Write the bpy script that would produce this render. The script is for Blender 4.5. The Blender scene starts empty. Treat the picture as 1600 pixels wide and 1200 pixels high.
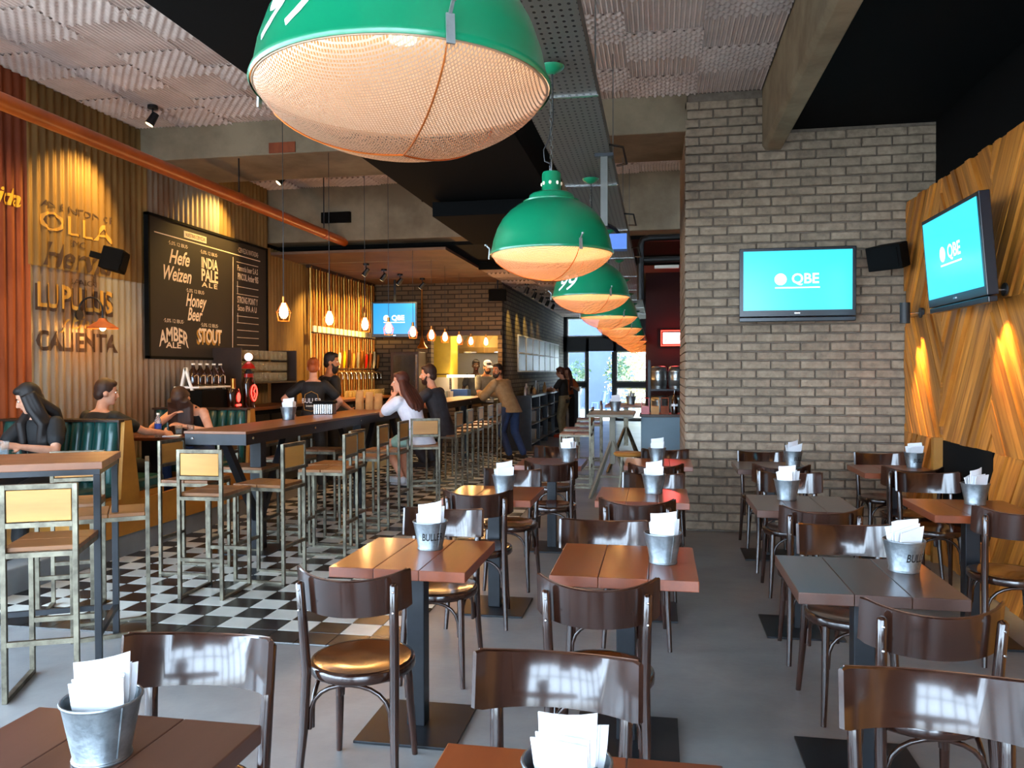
import bpy, bmesh, math, random
from mathutils import Vector, Matrix
random.seed(7)
PI = math.pi
scene = bpy.context.scene
COL = scene.collection

# ------------------------------------------------------------------ camera
cam_d = bpy.data.cameras.new('camera')
cam = bpy.data.objects.new('camera', cam_d)
COL.objects.link(cam)
cam_d.sensor_fit = 'HORIZONTAL'
cam_d.sensor_width = 36.0
cam_d.lens = 1249.5 * 36.0 / 1600.0
cam_d.clip_start = 0.02
_yaw, _pit, _rol = 0.1810, -0.0158, -0.00277
_fw = Vector((-math.sin(_yaw) * math.cos(_pit), math.cos(_yaw) * math.cos(_pit), math.sin(_pit)))
_rt = Vector((math.cos(_yaw), math.sin(_yaw), 0))
_up = _rt.cross(_fw)
_r2 = _rt * math.cos(_rol) + _up * math.sin(_rol)
_u2 = -_rt * math.sin(_rol) + _up * math.cos(_rol)
_m = Matrix((_r2, _u2, -_fw)).transposed().to_4x4()
_m.translation = (0, 0, 1.57)
cam.matrix_world = _m
scene.camera = cam

# ------------------------------------------------------------------ world, sun, exposure
vs = scene.view_settings
vs.view_transform = 'Standard'
vs.look = 'None'
vs.gamma = 1.0
vs.use_curve_mapping = False
vs.exposure = 1.15
W = bpy.data.worlds.new('sky')
scene.world = W
W.use_nodes = True
_n = W.node_tree.nodes
_bg = _n['Background']
_bg.inputs['Color'].default_value = (0.62, 0.80, 1.0, 1)
_bg.inputs['Strength'].default_value = 9.5
_sd = bpy.data.lights.new('sun', 'SUN')
_sd.energy = 6.0
_sd.angle = 0.01
_sd.color = (1, 0.93, 0.8)
sun = bpy.data.objects.new('sun', _sd)
COL.objects.link(sun)
sun.rotation_euler = Vector((-0.25, 1.0, 0.95)).to_track_quat('Z', 'Y').to_euler()

WARM = (1.0, 0.54, 0.17)
LAMP_W, SCONCE_W, SPOT_W, BULB_W = 3.8, 52.0, 140.0, 6.0

# ------------------------------------------------------------------ materials
def hx(h):
    h = h.lstrip('#')
    out = []
    for i in (0, 2, 4):
        c = int(h[i:i + 2], 16) / 255
        out.append(c / 12.92 if c <= 0.04045 else ((c + 0.055) / 1.055) ** 2.4)
    return tuple(out)

MATS = {}
def mat(name, c1, c2=None, rough=0.5, metal=0.0, scale=6.0, stretch=(1, 1, 1), bump=0.0, bscale=None,
        coat=0.0, emit=None, estr=0.0, spec=0.5, detail=5.0, lo=0.35, hi=0.65, rvar=0.0, trans=0.0, alpha=1.0):
    m = bpy.data.materials.new(name)
    m.use_nodes = True
    nt = m.node_tree
    N, L = nt.nodes, nt.links
    b = N['Principled BSDF']
    c1 = hx(c1) if isinstance(c1, str) else c1
    b.inputs['Base Color'].default_value = (*c1, 1)
    b.inputs['Roughness'].default_value = rough
    b.inputs['Metallic'].default_value = metal
    b.inputs['Specular IOR Level'].default_value = spec
    if coat:
        b.inputs['Coat Weight'].default_value = coat
        b.inputs['Coat Roughness'].default_value = 0.12
    if trans:
        b.inputs['Transmission Weight'].default_value = trans
        b.inputs['IOR'].default_value = 1.3
    if alpha < 1:
        b.inputs['Alpha'].default_value = alpha
    if emit:
        e = hx(emit) if isinstance(emit, str) else emit
        b.inputs['Emission Color'].default_value = (*e, 1)
        b.inputs['Emission Strength'].default_value = estr
    if c2 is not None or bump:
        tc = N.new('ShaderNodeTexCoord')
        mp = N.new('ShaderNodeMapping')
        mp.inputs['Scale'].default_value = stretch
        L.new(tc.outputs['Object'], mp.inputs['Vector'])
        nz = N.new('ShaderNodeTexNoise')
        nz.inputs['Scale'].default_value = scale
        nz.inputs['Detail'].default_value = detail
        nz.inputs['Roughness'].default_value = 0.6
        L.new(mp.outputs['Vector'], nz.inputs['Vector'])
        if c2 is not None:
            c2 = hx(c2) if isinstance(c2, str) else c2
            rp = N.new('ShaderNodeValToRGB')
            rp.color_ramp.elements[0].position = lo
            rp.color_ramp.elements[1].position = hi
            rp.color_ramp.elements[0].color = (*c1, 1)
            rp.color_ramp.elements[1].color = (*c2, 1)
            L.new(nz.outputs['Fac'], rp.inputs['Fac'])
            # each object a slightly different tone
            oi = N.new('ShaderNodeObjectInfo')
            hs = N.new('ShaderNodeHueSaturation')
            mr = N.new('ShaderNodeMapRange')
            mr.inputs['To Min'].default_value = 1.0 - rvar
            mr.inputs['To Max'].default_value = 1.0 + rvar
            L.new(oi.outputs['Random'], mr.inputs['Value'])
            L.new(mr.outputs['Result'], hs.inputs['Value'])
            L.new(rp.outputs['Color'], hs.inputs['Color'])
            L.new(hs.outputs['Color'], b.inputs['Base Color'])
            # noise offset per object so that copies differ
            if rvar:
                ad = N.new('ShaderNodeVectorMath')
                ad.operation = 'ADD'
                sc = N.new('ShaderNodeVectorMath')
                sc.operation = 'SCALE'
                sc.inputs[0].default_value = (7.3, 3.1, 5.7)
                L.new(oi.outputs['Random'], sc.inputs['Scale'])
                L.new(mp.outputs['Vector'], ad.inputs[0])
                L.new(sc.outputs['Vector'], ad.inputs[1])
                L.new(ad.outputs['Vector'], nz.inputs['Vector'])
        if bump:
            n2 = nz
            if bscale:
                n2 = N.new('ShaderNodeTexNoise')
                n2.inputs['Scale'].default_value = bscale
                n2.inputs['Detail'].default_value = 4
                L.new(mp.outputs['Vector'], n2.inputs['Vector'])
            bp = N.new('ShaderNodeBump')
            bp.inputs['Strength'].default_value = bump
            bp.inputs['Distance'].default_value = 0.01
            L.new(n2.outputs['Fac'], bp.inputs['Height'])
            L.new(bp.outputs['Normal'], b.inputs['Normal'])
    MATS[name] = m
    return m

mat('concrete_floor', '#8c8c8b', '#6c6e70', rough=0.36, scale=1.3, bump=0.08, bscale=30, detail=8)
mat('tile_white', '#cfd0c8', '#bdbfb8', rough=0.28, scale=4, rvar=0.05)
mat('tile_black', '#17181a', '#222326', rough=0.25, scale=4, rvar=0.1)
mat('grout', '#55534e', rough=0.9)
mat('brick', '#9b8873', '#7d6c5a', rough=0.9, scale=14, bump=0.5, bscale=45, rvar=0.16)
mat('mortar', '#74675a', '#62564b', rough=0.95, scale=20, bump=0.4)
mat('concrete', '#8d7f68', '#6b5d49', rough=0.85, scale=1.6, bump=0.25, bscale=18, detail=8)
mat('concrete_light', '#a08e70', '#7c6a50', rough=0.85, scale=2.2, bump=0.25, bscale=14, detail=8)
mat('foam', '#dccbc2', '#c9b7ae', rough=0.95, scale=3, rvar=0.06)
mat('foam_backing', '#6d605b', rough=0.95)
mat('black_paint', '#060606', rough=0.85, spec=0.15)
mat('black_steel', '#15171b', '#1d2026', rough=0.38, metal=0.3, scale=8)
mat('duct_black', '#030303', '#040404', rough=0.9, scale=2, spec=0.08)
mat('duct_grey', '#101210', '#171916', rough=0.7, scale=2, spec=0.3)
mat('zinc', '#a7a9a6', '#7f8281', rough=0.42, metal=0.75, scale=9, bump=0.06)
mat('rust_zinc', '#9c978c', '#7a5434', rough=0.5, metal=0.55, scale=1.7, stretch=(1, 1, 0.35), detail=9, lo=0.42, hi=0.72)
mat('rust', '#a2542a', '#6b2f17', rough=0.75, metal=0.2, scale=2.2, stretch=(1, 1, 0.3), detail=9)
mat('brown_sheet', '#957846', '#6f5530', rough=0.5, metal=0.4, scale=2.0, stretch=(1, 1, 0.3))
mat('orange_pipe', '#b5561c', '#9a4515', rough=0.35, scale=3)
mat('plank_wood', '#cc8636', '#8c4f19', rough=0.42, scale=2.2, stretch=(1, 9, 0.5), bump=0.12, rvar=0.34, detail=7)
mat('plank_back', '#2a190c', rough=0.9)
mat('table_wood', '#8e4523', '#5e2b17', rough=0.3, scale=2.6, stretch=(1, 0.12, 1), bump=0.05, rvar=0.12, detail=8, coat=0.3)
mat('table_wood_dark', '#5f4034', '#43291f', rough=0.3, scale=2.6, stretch=(1, 0.12, 1), bump=0.05, rvar=0.1, detail=8, coat=0.3)
mat('high_top', '#8c5530', '#6b3d20', rough=0.38, scale=2.5, stretch=(1, 0.1, 1), bump=0.04, detail=7)
mat('seat_wood', '#96602f', '#6f4422', rough=0.4, scale=4, stretch=(0.2, 1, 1), rvar=0.15, detail=6)
mat('back_wood', '#c79045', '#a97433', rough=0.42, scale=3, stretch=(0.25, 1, 1.6), rvar=0.15, detail=6)
mat('raw_steel', '#857e6c', '#544e43', rough=0.42, metal=0.8, scale=12, rvar=0.1)
mat('lacquer', '#351c12', '#25120b', rough=0.2, scale=4, coat=0.6, rvar=0.06)
mat('lacquer_worn', '#6d4a35', '#3d241b', rough=0.3, scale=8)
mat('seat_gloss', '#5a2c10', '#2c150a', rough=0.16, scale=3, coat=0.8)
mat('bucket_zinc', '#8b9296', '#6a7176', rough=0.42, metal=0.85, scale=22, bump=0.12, bscale=60)
mat('black_ink', '#121212', rough=0.7)
mat('napkin', '#dfe0e3', rough=0.85)
mat('green_enamel', '#0c6f4a', rough=0.28, coat=0.3)
mat('lamp_inside', '#e6d0b8', rough=0.45)
mat('wire', '#c2a184', rough=0.45, metal=0.4)
mat('white_paint', '#eeeeea', rough=0.6)
mat('chrome', '#c9cacb', rough=0.2, metal=1.0)
mat('tray_metal', '#5d5c57', '#4a4945', rough=0.5, metal=0.6, scale=3)
mat('tv_black', '#14171f', rough=0.25)
mat('tv_back', '#2a2a2b', rough=0.5)
mat('screen', '#063a44', rough=0.2, emit='#3acbf0', estr=0.72)
mat('screen_blue', '#052c40', rough=0.2, emit='#1f9fee', estr=0.55)
mat('screen_logo', '#d9f8f8', rough=0.4, emit='#d9ffff', estr=0.8)
mat('chalk', '#e6d3c0', rough=0.9)
mat('board', '#1d1611', '#231a13', rough=0.75, scale=3)
mat('leather', '#14514c', '#0e3d3a', rough=0.32, scale=5, coat=0.2)
mat('plywood', '#b67c2c', '#9a6420', rough=0.5, scale=3, stretch=(1, 0.6, 1))
mat('plinth', '#7b7f80', '#63676a', rough=0.6, scale=2)
mat('booth_top', '#5a2d18', '#45200f', rough=0.25, scale=3, stretch=(0.2, 1, 1))
mat('dark_wood', '#37200f', '#27160a', rough=0.5, scale=4)
mat('ceiling_brown', '#7a5a43', '#5f4433', rough=0.7, scale=1.4, detail=7)
mat('brick_far', '#6f5f4c', '#574a3b', rough=0.9, scale=6)
mat('copper', '#c8843c', '#a5652a', rough=0.28, metal=0.9, scale=6)
mat('brass', '#cba45a', rough=0.3, metal=0.9)
mat('bulb', '#ffe8c0', rough=0.3, emit=(1.0, 0.62, 0.25), estr=8.0)
mat('bulb_hot', '#ffe8c0', rough=0.3, emit=(1.0, 0.72, 0.38), estr=2.2)
mat('cage', '#b45f22', rough=0.4, metal=0.8)
mat('neon_red', '#ff3020', rough=0.4, emit=(1.0, 0.03, 0.02), estr=4.0)
mat('neon_white', '#ffd0d0', rough=0.4, emit=(1.0, 0.62, 0.6), estr=1.6)
mat('red_plastic', '#a01510', rough=0.3)
mat('dark_wall_redlit', '#2a0d0f', '#210a0b', rough=0.8, scale=2)  # red glow of the neon put into the dark wall's colour
mat('glass_amber', '#2a1206', rough=0.08, coat=0.5)
mat('clear_glass', '#dfe8e6', rough=0.03, trans=0.92, alpha=0.55)
mat('beer_glass', '#d8c9a0', rough=0.06, trans=0.6, alpha=0.6)
mat('pane', '#dfe9ee', rough=0.02, trans=0.95, alpha=0.12)
mat('water', '#cfe0ee', rough=0.05, trans=0.7, alpha=0.7)
mat('label_blue', '#2446a8', rough=0.5)
mat('kraft', '#b98a52', '#9d7242', rough=0.85, scale=6)
mat('frame_black', '#101216', rough=0.5)
mat('station_grey', '#5e7480', '#566b77', rough=0.5, scale=2)
mat('panel_grey', '#8d8c82', '#77766d', rough=0.45, metal=0.3, scale=2, rvar=0.2)
mat('keg', '#aab0b0', '#8a9090', rough=0.3, metal=0.85, scale=5)
mat('kitchen_yellow', '#b7a53a', '#9d8d30', rough=0.5, scale=2)
mat('kitchen_white', '#c9c7bd', rough=0.5)
mat('pavement', '#c9c6bf', '#b5b2ab', rough=0.9, scale=2)
mat('slate_wall', '#3c4a66', '#36435c', rough=0.9, scale=1.5)
mat('patio_blue', '#42608f', rough=0.4, metal=0.3)
mat('leaf', '#66855f', '#4c6d49', rough=0.6, scale=5)
mat('leaf_sunlit', '#c8bd78', '#a39a52', rough=0.6, scale=5)  # sunlight on the bush put into the leaf colour
mat('bark', '#b8b3a6', '#94907f', rough=0.9, scale=6)
mat('wood_grey', '#8b8778', '#6d6a5e', rough=0.6, scale=4, stretch=(1, 1, 0.2))
mat('cable_black', '#0b0b0b', rough=0.5)
mat('cable_red', '#b3271c', rough=0.5)
mat('candy_red', '#c8202a', rough=0.25)
mat('candy_yellow', '#d8b41a', rough=0.25)
mat('paper_card', '#e8e2c8', rough=0.8)
mat('sky_blue_plastic', '#3b66b0', rough=0.4)
mat('letter_gold', '#d8a524', rough=0.6)
mat('letter_brown', '#3a2313', rough=0.8)
mat('letter_ochre', '#b08232', rough=0.7)

# people
for k, a, b_ in (('skin_light', '#d9a184', '#c98f72'), ('skin_tan', '#c08560', '#ad7350'), ('skin_dark', '#4a2c1d', '#3b2217'),
                 ('hair_black', '#120d0c', '#1d1513'), ('hair_brown', '#3b2013', '#2a160d'), ('hair_auburn', '#5a2814', '#40190c'),
                 ('hair_ginger', '#a8521c', '#8b3f14'), ('cloth_black', '#101011', '#18181a'), ('cloth_white', '#e3e4ec', '#d4d6e2'),
                 ('cloth_slate', '#33353d', '#2b2d34'), ('cloth_beige', '#96805f', '#86714f'), ('cloth_khaki', '#8d7a58', '#7c6a4a'),
                 ('jeans', '#2a4470', '#223a62'), ('shorts_teal', '#9cc4b8', '#8ab4a8'), ('cloth_grey', '#77746a', '#66635a'),
                 ('cloth_orange', '#c25a20', '#a84a18'), ('shoe_white', '#d8dade', '#c4c8ce'), ('shoe_orange', '#d8481c', '#c23c14'), ('shoe_black', '#15151a', '#1d1d22')):
    mat(k, a, b_, rough=0.75 if 'hair' not in k else 0.62, scale=14 if 'hair' not in k else 30, bump=0.08,
        stretch=(1, 1, 1) if 'hair' not in k else (1, 1, 0.15))
mat('eye_white', '#e6e2da', rough=0.3)
mat('eye_dark', '#1a0f0a', rough=0.2)
mat('lip', '#a2544a', rough=0.5)

# brick pattern for the walls too far away to pick bricks apart
def brick_mat(name, c1, c2, cm, sx, sz, axis):
    m = bpy.data.materials.new(name)
    m.use_nodes = True
    N, L = m.node_tree.nodes, m.node_tree.links
    b = N['Principled BSDF']
    tc = N.new('ShaderNodeTexCoord')
    sp = N.new('ShaderNodeSeparateXYZ')
    cb = N.new('ShaderNodeCombineXYZ')
    L.new(tc.outputs['Object'], sp.inputs[0])
    L.new(sp.outputs[axis], cb.inputs[0])
    L.new(sp.outputs[2], cb.inputs[1])
    bt = N.new('ShaderNodeTexBrick')
    bt.inputs['Color1'].default_value = (*hx(c1), 1)
    bt.inputs['Color2'].default_value = (*hx(c2), 1)
    bt.inputs['Mortar'].default_value = (*hx(cm), 1)
    bt.inputs['Scale'].default_value = 1.0
    bt.inputs['Brick Width'].default_value = sx
    bt.inputs['Row Height'].default_value = sz
    bt.inputs['Mortar Size'].default_value = 0.012
    L.new(cb.outputs[0], bt.inputs['Vector'])
    L.new(bt.outputs['Color'], b.inputs['Base Color'])
    bp = N.new('ShaderNodeBump')
    bp.inputs['Strength'].default_value = 0.6
    bp.inputs['Distance'].default_value = 0.01
    iv = N.new('ShaderNodeMath')
    iv.operation = 'SUBTRACT'
    iv.inputs[0].default_value = 1.0
    L.new(bt.outputs['Fac'], iv.inputs[1])
    L.new(iv.outputs[0], bp.inputs['Height'])
    L.new(bp.outputs['Normal'], b.inputs['Normal'])
    b.inputs['Roughness'].default_value = 0.9
    MATS[name] = m
brick_mat('brick_wall_x', '#6a5943', '#524534', '#342b21', 0.27, 0.088, 0)
brick_mat('brick_wall_y', '#7d7665', '#666052', '#3e3a33', 0.27, 0.088, 1)

# ------------------------------------------------------------------ mesh helpers
class MB:
    def __init__(s):
        s.v = []; s.f = []; s.mi = []; s.cur = 0
    def add(s, vs, fs):
        o = len(s.v)
        s.v += [tuple(p) for p in vs]
        s.f += [tuple(i + o for i in f) for f in fs]
        s.mi += [s.cur] * len(fs)
        return s
    def box(s, c, d, R=None):
        x, y, z = d[0] / 2, d[1] / 2, d[2] / 2
        vs = [Vector((sx * x, sy * y, sz * z)) for sz in (-1, 1) for sy in (-1, 1) for sx in (-1, 1)]
        if R is not None:
            vs = [R @ v for v in vs]
        c = Vector(c)
        return s.add([v + c for v in vs], [(0, 2, 3, 1), (4, 5, 7, 6), (0, 1, 5, 4), (2, 6, 7, 3), (0, 4, 6, 2), (1, 3, 7, 5)])
    def b2(s, x0, x1, y0, y1, z0, z1):
        return s.box(((x0 + x1) / 2, (y0 + y1) / 2, (z0 + z1) / 2), (abs(x1 - x0), abs(y1 - y0), abs(z1 - z0)))
    def bar(s, p0, p1, w, h=None, up=(0, 0, 1)):
        p0, p1 = Vector(p0), Vector(p1)
        d = p1 - p0
        h = h or w
        z = d.normalized()
        u = Vector(up)
        if abs(z.dot(u)) > 0.98:
            u = Vector((0, 1, 0))
        x = u.cross(z).normalized()
        y = z.cross(x)
        R = Matrix((x, y, z)).transposed()
        return s.box((p0 + p1) / 2, (w, h, d.length), R)
    def tube(s, pts, r, n=8, closed=False, caps=True):
        pts = [Vector(p) for p in pts]
        k = len(pts)
        rr = r if isinstance(r, (list, tuple)) else [r] * k
        vs, fs = [], []
        prev = None
        for i in range(k):
            if closed:
                t = pts[(i + 1) % k] - pts[i - 1]
            else:
                t = pts[min(i + 1, k - 1)] - pts[max(i - 1, 0)]
            t.normalize()
            if prev is None:
                a = Vector((0, 0, 1)) if abs(t.z) < 0.9 else Vector((1, 0, 0))
                u = a.cross(t).normalized()
            else:
                u = (prev - t * prev.dot(t)).normalized()
            prev = u
            w = t.cross(u)
            for j in range(n):
                a = 2 * PI * j / n
                vs.append(pts[i] + (u * math.cos(a) + w * math.sin(a)) * rr[i])
        m = k if closed else k - 1
        for i in range(m):
            for j in range(n):
                a, b = i * n + j, i * n + (j + 1) % n
                c, d = ((i + 1) % k) * n + (j + 1) % n, ((i + 1) % k) * n + j
                fs.append((a, b, c, d))
        if caps and not closed:
            fs.append(tuple(range(n - 1, -1, -1)))
            fs.append(tuple((k - 1) * n + j for j in range(n)))
        return s.add(vs, fs)
    def lathe(s, prof, n=24, c=(0, 0, 0), sx=1.0, sy=1.0):
        vs, fs = [], []
        c = Vector(c)
        for r, z in prof:
            for j in range(n):
                a = 2 * PI * j / n
                vs.append((c.x + sx * r * math.cos(a), c.y + sy * r * math.sin(a), c.z + z))
        for i in range(len(prof) - 1):
            for j in range(n):
                fs.append((i * n + j, i * n + (j + 1) % n, (i + 1) * n + (j + 1) % n, (i + 1) * n + j))
        if prof[0][0] > 1e-4 and False:
            pass
        return s.add(vs, fs)
    def disc(s, c, r, n=20, up=1):
        vs = [(c[0] + r * math.cos(2 * PI * j / n), c[1] + r * math.sin(2 * PI * j / n), c[2]) for j in range(n)]
        f = tuple(range(n))
        return s.add(vs, [f if up > 0 else f[::-1]])
    def cyl(s, c, r, h, n=16, r2=None):
        r2 = r if r2 is None else r2
        s.lathe([(r, 0), (r2, h)], n, c)
        s.disc((c[0], c[1], c[2]), r, n, -1)
        s.disc((c[0], c[1], c[2] + h), r2, n, 1)
        return s
    def sph(s, c, r, n=12, m=8, R=None):
        if not isinstance(r, (tuple, list)):
            r = (r, r, r)
        vs, fs = [], []
        c = Vector(c)
        for i in range(m + 1):
            t = PI * i / m
            for j in range(n):
                a = 2 * PI * j / n
                p = Vector((r[0] * math.sin(t) * math.cos(a), r[1] * math.sin(t) * math.sin(a), r[2] * math.cos(t)))
                if R is not None:
                    p = R @ p
                vs.append(p + c)
        for i in range(m):
            for j in range(n):
                fs.append((i * n + j, (i + 1) * n + j, (i + 1) * n + (j + 1) % n, i * n + (j + 1) % n))
        return s.add(vs, fs)
    def cap(s, p0, r0, p1, r1, n=10, m=4):
        # tapered capsule
        p0, p1 = Vector(p0), Vector(p1)
        d = (p1 - p0)
        t = d.normalized() if d.length > 1e-6 else Vector((0, 0, 1))
        pts, rr = [], []
        for i in range(m):
            a = PI / 2 * (1 - i / m)
            pts.append(p0 - t * r0 * math.sin(a)); rr.append(max(r0 * math.cos(a), r0 * 0.02))
        pts.append(p0); rr.append(r0)
        pts.append(p1); rr.append(r1)
        for i in range(1, m + 1):
            a = PI / 2 * i / m
            pts.append(p1 + t * r1 * math.sin(a)); rr.append(max(r1 * math.cos(a), r1 * 0.02))
        return s.tube(pts, rr, n)
    def loft(s, rings, n=16):
        # rings: (centre, half width vector, half depth vector)
        vs, fs = [], []
        for c, a, b in rings:
            c, a, b = Vector(c), Vector(a), Vector(b)
            for j in range(n):
                t = 2 * PI * j / n
                vs.append(c + a * math.cos(t) + b * math.sin(t))
        k = len(rings)
        for i in range(k - 1):
            for j in range(n):
                fs.append((i * n + j, i * n + (j + 1) % n, (i + 1) * n + (j + 1) % n, (i + 1) * n + j))
        fs.append(tuple(range(n - 1, -1, -1)))
        fs.append(tuple((k - 1) * n + j for j in range(n)))
        return s.add(vs, fs)
    def prism(s, poly, f0, f1):
        # poly: 2d points; f0/f1 map a 2d point to the two faces
        n = len(poly)
        vs = [f0(*p) for p in poly] + [f1(*p) for p in poly]
        fs = [tuple(range(n))[::-1], tuple(range(n, 2 * n))]
        for i in range(n):
            j = (i + 1) % n
            fs.append((i, j, n + j, n + i))
        return s.add(vs, fs)
    def mesh(s, name):
        me = bpy.data.meshes.new(name)
        me.from_pydata(s.v, [], s.f)
        me.polygons.foreach_set('material_index', s.mi)
        bm = bmesh.new()
        bm.from_mesh(me)
        bmesh.ops.remove_doubles(bm, verts=bm.verts, dist=1e-6)
        bmesh.ops.recalc_face_normals(bm, faces=bm.faces)
        bm.to_mesh(me)
        bm.free()
        return me
    def build(s, name, m, parent=None, loc=(0, 0, 0), rz=0, smooth=None, bevel=0):
        me = s.mesh(name)
        o = bpy.data.objects.new(name, me)
        COL.objects.link(o)
        for q in (m if isinstance(m, (list, tuple)) else [m]):
            me.materials.append(MATS[q])
        if smooth is not None:
            me.shade_smooth()
            if smooth < 180:
                me.set_sharp_from_angle(angle=math.radians(smooth))
        o.location = loc
        o.rotation_euler = (0, 0, rz)
        if parent is not None:
            o.parent = parent
        if bevel:
            bv = o.modifiers.new('bevel', 'BEVEL')
            bv.width = bevel
            bv.segments = 2
            bv.limit_method = 'ANGLE'
        return o

def tag(o, label=None, cat=None, group=None, kind=None):
    if label: o['label'] = label
    if cat: o['category'] = cat
    if group: o['group'] = group
    if kind: o['kind'] = kind
    return o
def thing(name, label, cat, loc=(0, 0, 0), rz=0, group=None):
    o = bpy.data.objects.new(name, None)
    o.empty_display_size = 0.1
    COL.objects.link(o)
    o.location = loc
    o.rotation_euler = (0, 0, rz)
    return tag(o, label, cat, group)
def copy_tree(o, parent=None, loc=None, rz=None, label=None):
    c = o.copy()
    COL.objects.link(c)
    if parent is not None: c.parent = parent
    if loc is not None: c.location = loc
    if rz is not None: c.rotation_euler = (0, 0, rz)
    if label: c['label'] = label
    for ch in list(o.children):
        copy_tree(ch, c)
    return c
def light(name, kind, loc, power, color=WARM, parent=None, size=0.05, aim=None, spot=1.0, blend=0.5):
    d = bpy.data.lights.new(name, kind)
    d.energy = power
    d.color = color
    if kind == 'SPOT':
        d.spot_size = spot
        d.spot_blend = blend
        d.shadow_soft_size = size
    elif kind == 'POINT':
        d.shadow_soft_size = size
    o = bpy.data.objects.new(name, d)
    COL.objects.link(o)
    o.location = loc
    if aim is not None:
        o.rotation_euler = (Vector(loc) - Vector(aim)).to_track_quat('Z', 'Y').to_euler()
    if parent is not None:
        o.parent = parent
    return o

_txt = {}
def text_geo(body, size=1.0, bold=0.0, shear=0.0, align='CENTER', spacing=1.0):
    """flat triangles of a piece of writing, (x, y) with x to the right"""
    cu = bpy.data.curves.new('txt', 'FONT')
    cu.body = body
    cu.size = size
    cu.align_x = align
    cu.align_y = 'CENTER'
    cu.offset = bold * size
    cu.shear = shear
    cu.space_character = spacing
    cu.resolution_u = 3
    o = bpy.data.objects.new('txt', cu)
    COL.objects.link(o)
    dg = bpy.context.evaluated_depsgraph_get()
    me = bpy.data.meshes.new_from_object(o.evaluated_get(dg))
    vs = [(v.co.x, v.co.y) for v in me.vertices]
    fs = [tuple(p.vertices) for p in me.polygons]
    bpy.data.objects.remove(o)
    bpy.data.meshes.remove(me)
    bpy.data.curves.remove(cu)
    return vs, fs
def flat_text(mb, body, size, fn, width=None, **kw):
    vs, fs = text_geo(body, size, **kw)
    if width:
        w = max(v[0] for v in vs) - min(v[0] for v in vs)
        k = width / w
        vs = [(x * k, y) for x, y in vs]
    mb.add([fn(x, y) for x, y in vs], fs)
def cut_geo(vs, fs, step, axis=0):
    """slice flat geometry into strips so that it can follow a curved surface"""
    me = bpy.data.meshes.new('t')
    me.from_pydata([(x, y, 0) for x, y in vs], [], fs)
    bm = bmesh.new(); bm.from_mesh(me)
    lo = min(v[axis] for v in vs); hi = max(v[axis] for v in vs)
    t = math.ceil(lo / step) * step
    while t < hi:
        co = [0, 0, 0]; no = [0, 0, 0]
        co[axis] = t; no[axis] = 1
        bmesh.ops.bisect_plane(bm, geom=bm.verts[:] + bm.edges[:] + bm.faces[:], plane_co=co, plane_no=no, dist=1e-5)
        t += step
    bm.verts.index_update()
    v2 = [(v.co.x, v.co.y) for v in bm.verts]
    f2 = [tuple(v.index for v in f.verts) for f in bm.faces]
    bm.free(); bpy.data.meshes.remove(me)
    return v2, f2

# ================================================================== the room
XL, XR, YB, YF, ZC = -5.65, 2.52, -2.6, 25.4, 4.25
def struct(o, label=None):
    o['kind'] = 'structure'
    if label: o['label'] = label
    return o

floor = struct(MB().b2(XL - 0.3, XR + 0.2, YB, YF, -0.12, 0).build('floor', 'concrete_floor'), 'polished grey concrete floor with black and white checkered tiles')
# ---- checkered tiles, each a piece of the floor
TS, TX, TY = 0.2, -3.07, 4.48
def tile_mesh(m):
    b = MB()
    h = TS / 2 - 0.0012
    e = 0.0015
    b.add([(-h, -h, 0), (h, -h, 0), (h, h, 0), (-h, h, 0), (-h + e, -h + e, 0.006), (h - e, -h + e, 0.006), (h - e, h - e, 0.006), (-h + e, h - e, 0.006)],
          [(4, 5, 6, 7), (0, 1, 5, 4), (1, 2, 6, 5), (2, 3, 7, 6), (3, 0, 4, 7)])
    return b.build('floor_tile', m, floor)
MB().b2(TX - 7 * TS, TX + 8 * TS, TY - TS, 15.2, 0.0, 0.002).build('grout_bed', 'grout', floor)
proto = {}
rest = MB()
for j in range(-1, 53):
    for i in range(-7, 8):
        white = (i + j) % 2 == 0 and j >= 0
        x, y = TX + (i + 0.5) * TS, TY + (j + 0.5) * TS
        if j < 19:
            k = 'tile_white' if white else 'tile_black'
            if k not in proto:
                o = proto[k] = tile_mesh(k)
            else:
                o = proto[k].copy(); COL.objects.link(o)
            o.location = (x, y, 0.002)
        else:
            rest.cur = 0 if white else 1
            rest.b2(x - 0.0985, x + 0.0985, y - 0.0985, y + 0.0985, 0.002, 0.008)
tag(rest.build('floor_tiles_beyond', ['tile_white', 'tile_black'], floor), kind='stuff')

# ---- left wall: corrugated sheets
wl = struct(MB().b2(XL - 0.3, XL - 0.05, 4.3, 15.2, 0, ZC + 0.1).build('wall_left', 'black_paint'), 'wall clad in rusty corrugated metal sheets')
CP, CA = 0.1, 0.013
def corr_x(y):
    return XL + CA * math.cos(2 * PI * y / CP)
def sheet(y0, y1, z0, z1, m, off=0.0, lean=0.0):
    b = MB()
    n = int((y1 - y0) / CP * 8)
    vs = []
    for k in range(n + 1):
        y = y0 + (y1 - y0) * k / n
        x = corr_x(y) + off
        vs += [(x, y, z0), (x + lean, y, z1)]
    b.add(vs, [(2 * k, 2 * k + 2, 2 * k + 3, 2 * k + 1) for k in range(n)])
    o = b.build('corrugated_sheet', m, wl, smooth=180)
    return o
sheet(4.3, 5.4, 0, ZC, 'rust_zinc')
sheet(5.38, 6.4, 0, ZC, 'rust', 0.003)
sheet(6.38, 8.12, 0, 2.62, 'rust_zinc', 0.001)
sheet(6.38, 8.12, 2.56, ZC, 'brown_sheet', 0.006)
sheet(8.1, 9.6, 0, ZC, 'rust_zinc', 0.004)
sheet(9.58, 10.96, 0, ZC, 'brown_sheet', 0.001)
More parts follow.
